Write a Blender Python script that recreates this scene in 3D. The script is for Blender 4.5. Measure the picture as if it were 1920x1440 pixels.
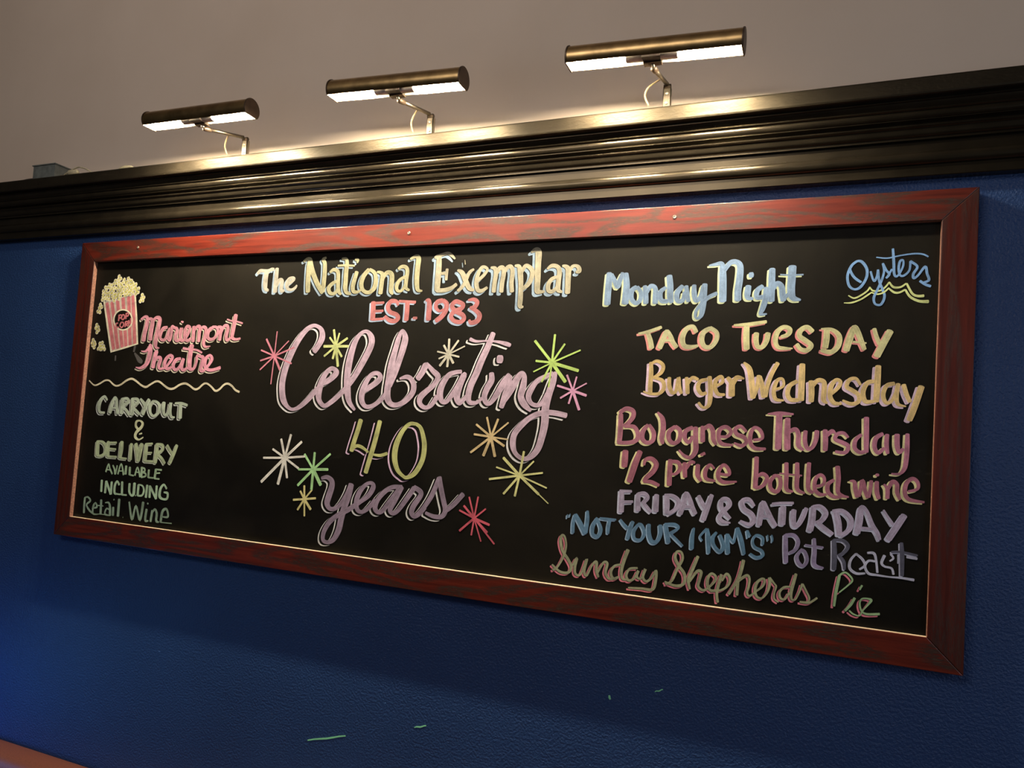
import bpy, bmesh, math, random
from mathutils import Vector, Matrix
random.seed(7)
for o in list(bpy.data.objects):
    bpy.data.objects.remove(o)
sc = bpy.context.scene
C = sc.collection
ZB = 2.55          # height of the top edge of the chalkboard above the floor; x runs along the wall, y=0 is the wall, the room is at -y

# ---------------------------------------------------------------- camera
cam_d = bpy.data.cameras.new('camera'); cam = bpy.data.objects.new('camera', cam_d); C.objects.link(cam)
cam_d.sensor_width = 36.0; cam_d.lens = 25.38435
cam_d.shift_x = -0.001547; cam_d.shift_y = 0.024670
cam.matrix_world = Matrix(((0.9259465, -0.0423009, 0.3752782, 2.11573), (0.3716960, -0.0737480, -0.9254206, -1.57891), (0.0668222, 0.9963794, -0.0525636, ZB + -0.54598), (0, 0, 0, 1)))
cam_d.clip_start = 0.02
sc.camera = cam

# ---------------------------------------------------------------- world, room light, exposure
w = bpy.data.worlds.new('world'); sc.world = w; w.use_nodes = True
w.node_tree.nodes['Background'].inputs[0].default_value = (0.9, 0.85, 0.8, 1)
w.node_tree.nodes['Background'].inputs[1].default_value = 0.02
def area(name, loc, target, size, power, col, sy=None):
    d = bpy.data.lights.new(name, 'AREA'); d.energy = power; d.color = col; d.size = size
    if sy: d.shape = 'RECTANGLE'; d.size_y = sy
    o = bpy.data.objects.new(name, d); C.objects.link(o); o.location = loc
    o.rotation_euler = (Vector(target) - Vector(loc)).to_track_quat('-Z', 'Y').to_euler()
    return o
area('room_fill', (0.9, -2.6, ZB + 1.0), (0.9, 0, ZB + 1.1), 1.6, 21, (1.0, 0.88, 0.80), 0.8)  # added fill out of view, brightens the upper wall and board
area('blue_room_light', (-0.35, -0.40, ZB - 1.45), (0.05, 0, ZB - 1.52), 0.25, 0.8, (0.08, 0.35, 1.0))
area('far_room_light', (3.7, -1.6, ZB - 0.4), (2.6, 0, ZB - 0.9), 0.8, 5, (0.75, 0.85, 1.0))
sc.view_settings.view_transform = 'Standard'
sc.view_settings.look = 'None'
sc.view_settings.gamma = 1.0
sc.view_settings.use_curve_mapping = False
sc.view_settings.exposure = 0.12
BULB = 800.0

# ---------------------------------------------------------------- helpers
def lin(h):
    r = []
    for i in (0, 2, 4):
        c = int(h[i:i+2], 16) / 255
        r.append(c / 12.92 if c <= 0.04045 else ((c + 0.055) / 1.055) ** 2.4)
    return tuple(r)
class NT:
    def __init__(s, name):
        s.m = bpy.data.materials.new(name); s.m.use_nodes = True; s.t = s.m.node_tree
        s.b = s.t.nodes['Principled BSDF']
    def n(s, typ, **kw):
        nd = s.t.nodes.new(typ)
        for k, v in kw.items():
            if k.startswith('i_'):
                key = k[2:].replace('_', ' ')
                nd.inputs[int(key) if key.isdigit() else key].default_value = v
            else: setattr(nd, k, v)
        return nd
    def l(s, a, b): s.t.links.new(a, b)
    def coord(s, scale=(1, 1, 1), rot=(0, 0, 0)):
        tc = s.n('ShaderNodeTexCoord'); mp = s.n('ShaderNodeMapping'); s.l(tc.outputs['Object'], mp.inputs[0])
        mp.inputs['Scale'].default_value = scale; mp.inputs['Rotation'].default_value = rot
        return mp.outputs[0]
    def noise(s, vec, scale, detail=3, rough=0.5, dist=0):
        nd = s.n('ShaderNodeTexNoise'); s.l(vec, nd.inputs['Vector'])
        nd.inputs['Scale'].default_value = scale; nd.inputs['Detail'].default_value = detail
        nd.inputs['Roughness'].default_value = rough; nd.inputs['Distortion'].default_value = dist
        return nd.outputs['Fac']
    def ramp(s, fac, stops):
        nd = s.n('ShaderNodeValToRGB'); s.l(fac, nd.inputs[0]); e = nd.color_ramp.elements
        while len(e) < len(stops): e.new(0.5)
        for i, (p, c) in enumerate(stops):
            e[i].position = p; e[i].color = tuple(c) + (1,) if hasattr(c, '__len__') else (c, c, c, 1)
        return nd.outputs[0]
    def mix(s, fac, a, b, mode='MIX'):
        nd = s.n('ShaderNodeMix', data_type='RGBA', blend_type=mode)
        for v, i in ((fac, 0), (a, 6), (b, 7)):
            if isinstance(v, bpy.types.NodeSocket): s.l(v, nd.inputs[i])
            else: nd.inputs[i].default_value = v if i == 0 else tuple(v) + (1,)
        return nd.outputs[2]
    def math(s, op, a, b=None):
        nd = s.n('ShaderNodeMath', operation=op)
        for v, i in ((a, 0), (b, 1)):
            if v is None: continue
            if isinstance(v, bpy.types.NodeSocket): s.l(v, nd.inputs[i])
            else: nd.inputs[i].default_value = v
        return nd.outputs[0]
    def set(s, col=None, rough=None, metal=None, spec=None, bump=None, bstr=0.5, bdist=0.001):
        b = s.b
        for v, k in ((col, 'Base Color'), (rough, 'Roughness'), (metal, 'Metallic'), (spec, 'Specular IOR Level')):
            if v is None: continue
            if isinstance(v, bpy.types.NodeSocket): s.l(v, b.inputs[k])
            else: b.inputs[k].default_value = tuple(v) + (1,) if hasattr(v, '__len__') else v
        if bump is not None:
            bp = s.n('ShaderNodeBump'); bp.inputs['Strength'].default_value = bstr; bp.inputs['Distance'].default_value = bdist
            s.l(bump, bp.inputs['Height']); s.l(bp.outputs[0], b.inputs['Normal'])
        return s.m

# ---------------------------------------------------------------- materials
def m_blue():
    t = NT('blue_wall_paint'); v = t.coord(); n = t.noise(v, 185, 3, 0.55); big = t.noise(v, 2.5, 4)
    c = t.ramp(big, [(0.3, (0.019, 0.056, 0.180)), (0.7, (0.023, 0.068, 0.215))])
    h = t.ramp(n, [(0.35, 0.0), (0.7, 1.0)])
    return t.set(c, 0.42, spec=0.45, bump=h, bstr=0.75, bdist=0.0016)
def m_beige():
    t = NT('beige_wall_paint'); v = t.coord(); n = t.noise(v, 90, 2); big = t.noise(v, 3, 3)
    return t.set(t.ramp(big, [(0.3, (0.66, 0.56, 0.47)), (0.7, (0.71, 0.61, 0.52))]), 0.75, spec=0.2, bump=n, bstr=0.15, bdist=0.0006)
def m_black(name, rough, bs, col, spec, ripple):
    t = NT(name); n = t.noise(t.coord((2.0, 30, 30)), 3, 3, 0.6)
    n2 = t.noise(t.coord((70, 60, 150), (0, 0.6, 0)), 1.3, 2, 0.5, 0.5)
    c = t.ramp(t.noise(t.coord(), 25, 4), [(0.35, (col, col * .82, col * .58)), (0.75, (col * 1.6, col * 1.3, col * .9))])
    r = t.ramp(n, [(0.3, rough * 0.85), (0.75, rough * 1.25)])
    t.b.inputs['Specular Tint'].default_value = (1.0, 0.84, 0.58, 1)
    return t.set(c, r, spec=spec, bump=n2 if ripple else n, bstr=bs, bdist=0.0012)
def m_wood(name, vertical, dark):
    t = NT(name)
    tc = t.n('ShaderNodeTexCoord'); sp = t.n('ShaderNodeSeparateXYZ'); t.l(tc.outputs['Object'], sp.inputs[0])
    cb = t.n('ShaderNodeCombineXYZ')
    a, b = (2, 0) if vertical else (0, 2)
    t.l(sp.outputs[a], cb.inputs[0]); t.l(sp.outputs[b], cb.inputs[1]); t.l(sp.outputs[1], cb.inputs[2])
    def sv(s):
        mp = t.n('ShaderNodeMapping'); t.l(cb.outputs[0], mp.inputs[0]); mp.inputs['Scale'].default_value = s; return mp.outputs[0]
    big = t.noise(sv((1.1, 22, 22) if vertical else (2.6, 14, 14)), 1, 1.5, 0.45, 0.3)
    ring = t.math('MULTIPLY', big, 6.0)
    fr = t.math('PINGPONG', ring, 0.5)
    ringm = t.ramp(fr, [(0.17, 1.0), (0.34, 0.0)])
    fine = t.noise(sv((70, 520, 520)), 1, 4, 0.7)
    pores = t.ramp(fine, [(0.40, 0.08), (0.52, 1.0)])
    mask = t.math('MULTIPLY', ringm, pores)
    mid = t.noise(sv((6, 120, 120)), 1, 3, 0.6)
    k = dark
    base = t.ramp(mid, [(0.25, (0.065 * k, 0.007 * k, 0.004 * k)), (0.75, (0.16 * k, 0.021 * k, 0.010 * k))])
    pc = t.ramp(fine, [(0.45, (0.010 * k, 0.005 * k, 0.003 * k)), (0.75, (0.075 * k, 0.040 * k, 0.026 * k))])
    c = t.mix(t.math('MULTIPLY', mask, 0.55 if vertical else 0.92), base, pc)
    r = t.ramp(mask, [(0, 0.36), (1, 0.5)])
    return t.set(c, r, spec=0.5, bump=fine, bstr=0.25, bdist=0.0006)
def m_panel():
    t = NT('blackboard'); v = t.coord((1, 1, 1)); n = t.noise(v, 2.2, 6, 0.62, 0.8); s2 = t.noise(t.coord((9, 1, 26), (0, 0.35, 0)), 1.5, 4, 0.7)
    a = t.ramp(n, [(0.42, (0.0046, 0.0041, 0.0031)), (0.78, (0.014, 0.0122, 0.0090))])
    c = t.mix(t.ramp(s2, [(0.64, 0.0), (0.85, 0.35)]), a, (0.06, 0.055, 0.045))
    return t.set(c, 0.5, spec=0.12, bump=t.noise(v, 300, 2), bstr=0.05, bdist=0.0003)
CH = {}
def m_chalk(hexc):
    if isinstance(hexc, str): c = lin(hexc)
    else: c = hexc
    if hexc in CH: return CH[hexc]
    t = NT('chalk_marker')
    v = t.coord((1, 1, 1), (0, 0.35, 0))
    uv = t.n('ShaderNodeUVMap'); uv.uv_map = 'pen'
    mp = t.n('ShaderNodeMapping'); t.l(uv.outputs[0], mp.inputs[0]); mp.inputs['Scale'].default_value = (3.2, 26, 1)
    st = t.noise(mp.outputs[0], 1.0, 3, 0.65)
    sx = t.n('ShaderNodeSeparateXYZ'); t.l(uv.outputs[0], sx.inputs[0])
    edge = t.math('ABSOLUTE', t.math('SUBTRACT', sx.outputs[0], 0.5))
    n = t.noise(v, 34, 4, 0.7); n3 = t.noise(v, 520, 2, 0.5)
    f = t.math('MULTIPLY', t.ramp(n, [(0.32, 0.50), (0.58, 1.0)]), t.ramp(st, [(0.30, 0.60), (0.60, 1.0)]))
    f = t.math('MULTIPLY', f, t.ramp(n3, [(0.3, 0.80), (0.5, 1.0)]))
    f = t.math('MAXIMUM', f, t.ramp(edge, [(0.36, 0.0), (0.45, 0.9)]))
    col = t.mix(f, tuple(x * 0.22 + 0.006 for x in c), c)
    CH[hexc] = t.set(col, 0.8, spec=0.2)
    return CH[hexc]
def m_plain(name, col, rough=0.5, metal=0.0, spec=0.5, ns=60, var=0.25, bstr=0.0):
    t = NT(name); v = t.coord(); n = t.noise(v, ns, 3)
    c = t.ramp(n, [(0.3, tuple(x * (1 - var) for x in col)), (0.7, tuple(min(1, x * (1 + var * .5)) for x in col))])
    return t.set(c, rough, metal, spec, bump=n if bstr else None, bstr=bstr, bdist=0.0005)
M = dict(blue=m_blue(), beige=m_beige(), cap=m_black('black_gloss_cap_paint', 0.46, 0.55, 0.010, 0.38, True), top_bounce=m_plain('cap_top_bounce', (0.13, 0.11, 0.075), 0.8, ns=40), black=m_black('black_gloss_moulding_paint', 0.23, 0.03, 0.009, 0.6, False),
         wood_h=m_wood('red_stained_oak', False, 0.92), wood_v=m_wood('red_stained_oak_stile', True, 0.6),
         lip=m_plain('pale_inner_lip', (0.30, 0.15, 0.11), 0.5, ns=220, var=0.5), ledge=m_plain('pale_ledge', (0.62, 0.50, 0.36), 0.6, ns=120, var=0.2),  # inner lip paler than the rails, bottom ledge palest
         panel=m_panel(), brass=m_plain('aged_brass', (0.40, 0.28, 0.13), 0.33, 1.0, ns=30, var=0.35),
         capend=m_plain('dark_bronze_end', (0.11, 0.075, 0.05), 0.45, 0.6), refl=m_plain('white_reflector', (0.8, 0.76, 0.68), 0.6),
         socket=m_plain('socket_aluminium', (0.55, 0.54, 0.55), 0.35, 0.8), dark=m_plain('dark_socket_bridge', (0.06, 0.05, 0.05), 0.4, 0.4),
         nickel=m_plain('brushed_nickel', (0.26, 0.22, 0.17), 0.4, 0.9), steel=m_plain('nickel_screw', (0.6, 0.56, 0.46), 0.3, 0.9), cord=m_plain('gold_lamp_cord', (0.42, 0.32, 0.16), 0.45),
         grey=m_plain('galvanised_box', (0.24, 0.27, 0.26), 0.42, 0.35), cream=m_plain('cream_plastic', (0.62, 0.56, 0.38), 0.45),
         rubber=m_plain('dark_cable_jacket', (0.06, 0.05, 0.045), 0.5), vinyl=m_plain('brown_booth_vinyl', (0.20, 0.065, 0.035), 0.5, ns=300, bstr=0.2),
         green=m_plain('green_laser_paint', (0.34, 0.98, 0.55), 0.5, var=0.1), floor=m_plain('dark_floor_boards', (0.06, 0.035, 0.02), 0.4, ns=6),
         ceil=m_plain('ceiling_paint', (0.42, 0.36, 0.31), 0.8, ns=4, var=0.08), black_gap=None)
def m_bulb():
    t = NT('lit_frosted_bulb'); t.b.inputs['Base Color'].default_value = (0.9, 0.85, 0.7, 1)
    t.b.inputs['Emission Color'].default_value = (1.0, 0.84, 0.60, 1); t.b.inputs['Emission Strength'].default_value = BULB
    n = t.noise(t.coord(), 8, 1)
    t.l(t.ramp(n, [(0.3, (1.0, 0.82, 0.56)), (0.7, (1.0, 0.85, 0.61))]), t.b.inputs['Emission Color'])
    return t.m
M['bulb'] = m_bulb()

# ---------------------------------------------------------------- mesh helpers
def mesh_obj(name, bm, mats, parent=None, smooth=False, bevel=0):
    if bevel:
        bmesh.ops.bevel(bm, geom=[e for e in bm.edges if len(e.link_faces) == 2 and e.calc_face_angle(0) > 0.5], offset=bevel, segments=2, affect='EDGES', profile=0.6)
    bmesh.ops.recalc_face_normals(bm, faces=bm.faces)
    me = bpy.data.meshes.new(name); bm.to_mesh(me); bm.free()
    for m in (mats if isinstance(mats, (list, tuple)) else [mats]): me.materials.append(m)
    if smooth:
        for p in me.polygons: p.use_smooth = True
    o = bpy.data.objects.new(name, me); C.objects.link(o)
    if parent: o.parent = parent
    return o
def bx(bm, x0, x1, y0, y1, z0, z1, mi=0):
    vs = [bm.verts.new((x, y, z)) for x in (x0, x1) for y in (y0, y1) for z in (z0, z1)]
    for f in ((0, 1, 3, 2), (4, 6, 7, 5), (0, 4, 5, 1), (2, 3, 7, 6), (0, 2, 6, 4), (1, 5, 7, 3)):
        bm.faces.new([vs[i] for i in f]).material_index = mi
def tube(bm, pts, r, seg=12, cap=True):
    pts = [Vector(p) for p in pts]; rings = []
    rr = r if hasattr(r, '__len__') else [r] * len(pts)
    up = None
    for i, p in enumerate(pts):
        d = (pts[min(i + 1, len(pts) - 1)] - pts[max(i - 1, 0)]).normalized()
        if up is None: up = d.orthogonal().normalized()
        a = (up - d * up.dot(d)).normalized(); up = a; b = d.cross(a)
        rings.append([bm.verts.new(p + (a * math.cos(t) + b * math.sin(t)) * rr[i]) for t in [2 * math.pi * k / seg for k in range(seg)]])
    for A, B in zip(rings, rings[1:]):
        for k in range(seg): bm.faces.new((A[k], A[(k + 1) % seg], B[(k + 1) % seg], B[k]))
    if cap:
        bm.faces.new(rings[0]); bm.faces.new(rings[-1][::-1])
def lathe_x(bm, prof, cy, cz, seg=28):
    """profile of (x, radius) turned about a line along x"""
    rings = []
    for x, r in prof:
        rings.append([bm.verts.new((x, cy + r * math.cos(t), cz + r * math.sin(t))) for t in [2 * math.pi * k / seg for k in range(seg)]])
    for A, B in zip(rings, rings[1:]):
        for k in range(seg): bm.faces.new((A[k], A[(k + 1) % seg], B[(k + 1) % seg], B[k]))
    bm.faces.new(rings[0]); bm.faces.new(rings[-1])
def extrude_x(bm, prof, x0, x1, n=1, jig=0):
    """closed profile of (out, z) run along x"""
    cols = []
    for i in range(n + 1):
        x = x0 + (x1 - x0) * i / n
        cols.append([bm.verts.new((x, -o, z + (random.uniform(-jig, jig) if jig else 0))) for o, z in prof])
    m = len(prof)
    for A, B in zip(cols, cols[1:]):
        for k in range(m): bm.faces.new((A[k], A[(k + 1) % m], B[(k + 1) % m], B[k]))
    bm.faces.new(cols[0]); bm.faces.new(cols[-1])
def spline(P, step=5):
    """Catmull-Rom through tuples of any length"""
    if len(P) < 3: return [tuple(p) for p in P]
    Q = [P[0]] + list(P) + [P[-1]]; out = []
    for i in range(1, len(Q) - 2):
        for k in range(step):
            t = k / step
            out.append(tuple(0.5 * ((2 * b) + (-a + c) * t + (2 * a - 5 * b + 4 * c - d) * t * t + (-a + 3 * b - 3 * c + d) * t ** 3)
                             for a, b, c, d in zip(Q[i - 1], Q[i], Q[i + 1], Q[i + 2])))
    out.append(tuple(P[-1])); return out
def thing(name, label, cat, loc=(0, 0, 0), group=None):
    o = bpy.data.objects.new(name, None); C.objects.link(o); o.location = loc
    o['label'] = label; o['category'] = cat; o.empty_display_size = 0.05
    if group: o['group'] = group
    return o
def structure(o): o['kind'] = 'structure'; return o
def tag(o, label, cat, group=None):
    o['label'] = label; o['category'] = cat
    if group: o['group'] = group
    return o

# ---------------------------------------------------------------- setting
X0, X1 = -2.2, 4.2
bm = bmesh.new(); bx(bm, X0, X1, 0, 0.12, 0, ZB + 0.10); structure(mesh_obj('wall_back', bm, M['blue']))
bm = bmesh.new(); bx(bm, X0, X1, 0, 0.12, ZB + 0.10, ZB + 1.9); structure(mesh_obj('wall_back_upper', bm, M['beige']))
bm = bmesh.new(); bx(bm, X0, X1, -5, 0.12, -0.1, 0); structure(mesh_obj('floor', bm, M['floor']))
bm = bmesh.new(); bx(bm, X0, X1, -5, 0.12, ZB + 1.9, ZB + 2.0); structure(mesh_obj('ceiling', bm, M['ceil']))
Z = lambda pts: [(o, z + ZB) for o, z in pts]
capp = Z([(0, .182), (0, .206), (.070, .206), (.0735, .2045), (.075, .201), (.075, .175), (.0738, .1718), (.071, .1705), (.0, .1705)])
bm = bmesh.new(); extrude_x(bm, capp[1:], X0, X1, 60, 0.00025); 
bm.normal_update()
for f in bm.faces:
    if all(v.co.z > ZB + 0.2056 for v in f.verts): f.material_index = 1  # unseen cap top, coloured paler to bounce lamp light onto the wall
structure(mesh_obj('trim_1', bm, [M['cap'], M['top_bounce']]))
def arc(cx, cz, r, a0, a1, n):
    return [(cx + r * math.cos(math.radians(a0 + (a1 - a0) * i / n)), cz + r * math.sin(math.radians(a0 + (a1 - a0) * i / n))) for i in range(n + 1)]
crown = [(0, .1705), (.060, .1705), (.060, .1655), (.057, .1650)] + [(.0555, .161), (.0525, .157), (.0505, .1545)] + [(.0530, .1540), (.0535, .1525), (.0525, .1510)] \
    + [(.0495, .1500)] + [(.0505, .1475), (.0510, .1440), (.0500, .1400), (.0475, .1368), (.0455, .1355)] + [(.0455, .1348), (.0475, .1343), (.0475, .1333), (.0455, .1328)] \
    + [(.0390, .1310), (.0375, .1290), (.0385, .1268)] + [(.0415, .1262), (.0422, .1245), (.0412, .1228), (.0392, .1222)] \
    + [(.0372, .1195), (.0362, .1160), (.0355, .1120), (.0335, .1085), (.0300, .1062), (.0290, .1058)] + [(.0290, .1015), (0, .1015)]
bm = bmesh.new(); extrude_x(bm, Z(crown), X0, X1, 1); structure(mesh_obj('trim_2', bm, M['black']))
frieze = [(0, .1015), (.0218, .1015), (.0222, .0800)] + [(.0222 + .0105 * math.sin(math.radians(a)) , .0665 + .0135 * math.cos(math.radians(a))) for a in range(10, 171, 16)] + [(.0222, .0530), (.0222, .0325), (.0210, .0312), (0, .0312)]
bm = bmesh.new(); extrude_x(bm, Z(frieze), X0, X1, 1); structure(mesh_obj('trim_3', bm, M['black']))
# smooth only the curved runs
for nm in ('trim_2', 'trim_3'):
    me = bpy.data.objects[nm].data
    for p in me.polygons: p.use_smooth = True
    me.set_sharp_from_angle(angle=math.radians(38))

# ---------------------------------------------------------------- chalkboard
W, H, T, R = 2.40, 0.9048, 0.030, 0.060
board = thing('chalkboard', 'large black chalkboard menu in a red stained oak frame, hung on the blue wall', 'chalkboard', (0, 0, ZB))
PY = -0.0178
bm = bmesh.new(); bx(bm, 0.045, W - 0.045, -0.0175, -0.002, -H + 0.045, -0.045); mesh_obj('panel', bm, M['panel'], board)
def rail(a0, a1, b0, b1, mat, lip='lip'):
    """outer edge a0-a1, inner edge b0-b1 in board x,z; mitred ends; inner lip is slot 1"""
    bm = bmesh.new(); e = 0.0012
    F = [bm.verts.new((p[0], -T, p[1])) for p in (a0, a1, b0, b1)]
    B = [bm.verts.new((p[0], -0.0004, p[1])) for p in (a0, a1, b0, b1)]
    bm.faces.new(F); bm.faces.new(B[::-1])
    for i in range(4):
        f = bm.faces.new((F[i], B[i], B[(i + 1) % 4], F[(i + 1) % 4]))
        if i == 2: f.material_index = 1
    bmesh.ops.bevel(bm, geom=[x for x in bm.edges if all(abs(v.co.y + T) < 1e-6 for v in x.verts)], offset=0.0013, segments=2, affect='EDGES', profile=0.5)
    mesh_obj('frame_rail', bm, [mat, M[lip]], board)
g = 0.0003
rail((g, 0), (W - g, 0), (W - R - g, -R), (R + g, -R), M['wood_h'])
rail((W - g, -H), (g, -H), (R + g, -H + R), (W - R - g, -H + R), M['wood_h'], 'ledge')
rail((0, -H + g), (0, -g), (R, -R - g), (R, -H + R + g), M['wood_v'])
rail((W, -g), (W, -H + g), (W - R, -H + R + g), (W - R, -R - g), M['wood_v'])
for x, z in ((.2408, -.0242), (1.1729, -.027), (1.8338, -.0248)):
    bm = bmesh.new()
    n = 14; prof = [(0.0042, 0.0), (0.0042, 0.0012), (0.0034, 0.0020), (0.0015, 0.0018), (0.0012, 0.0008)]
    rings = [[bm.verts.new((x + r * math.cos(2 * math.pi * k / n), -T - h + 0.0002, z + r * math.sin(2 * math.pi * k / n))) for k in range(n)] for r, h in prof]
    for A, B in zip(rings, rings[1:]):
        for k in range(n): bm.faces.new((A[k], A[(k + 1) % n], B[(k + 1) % n], B[k]))
    bm.faces.new(rings[-1]); bm.faces.new(rings[0])
    mesh_obj('screw', bm, M['steel'], board)

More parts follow.
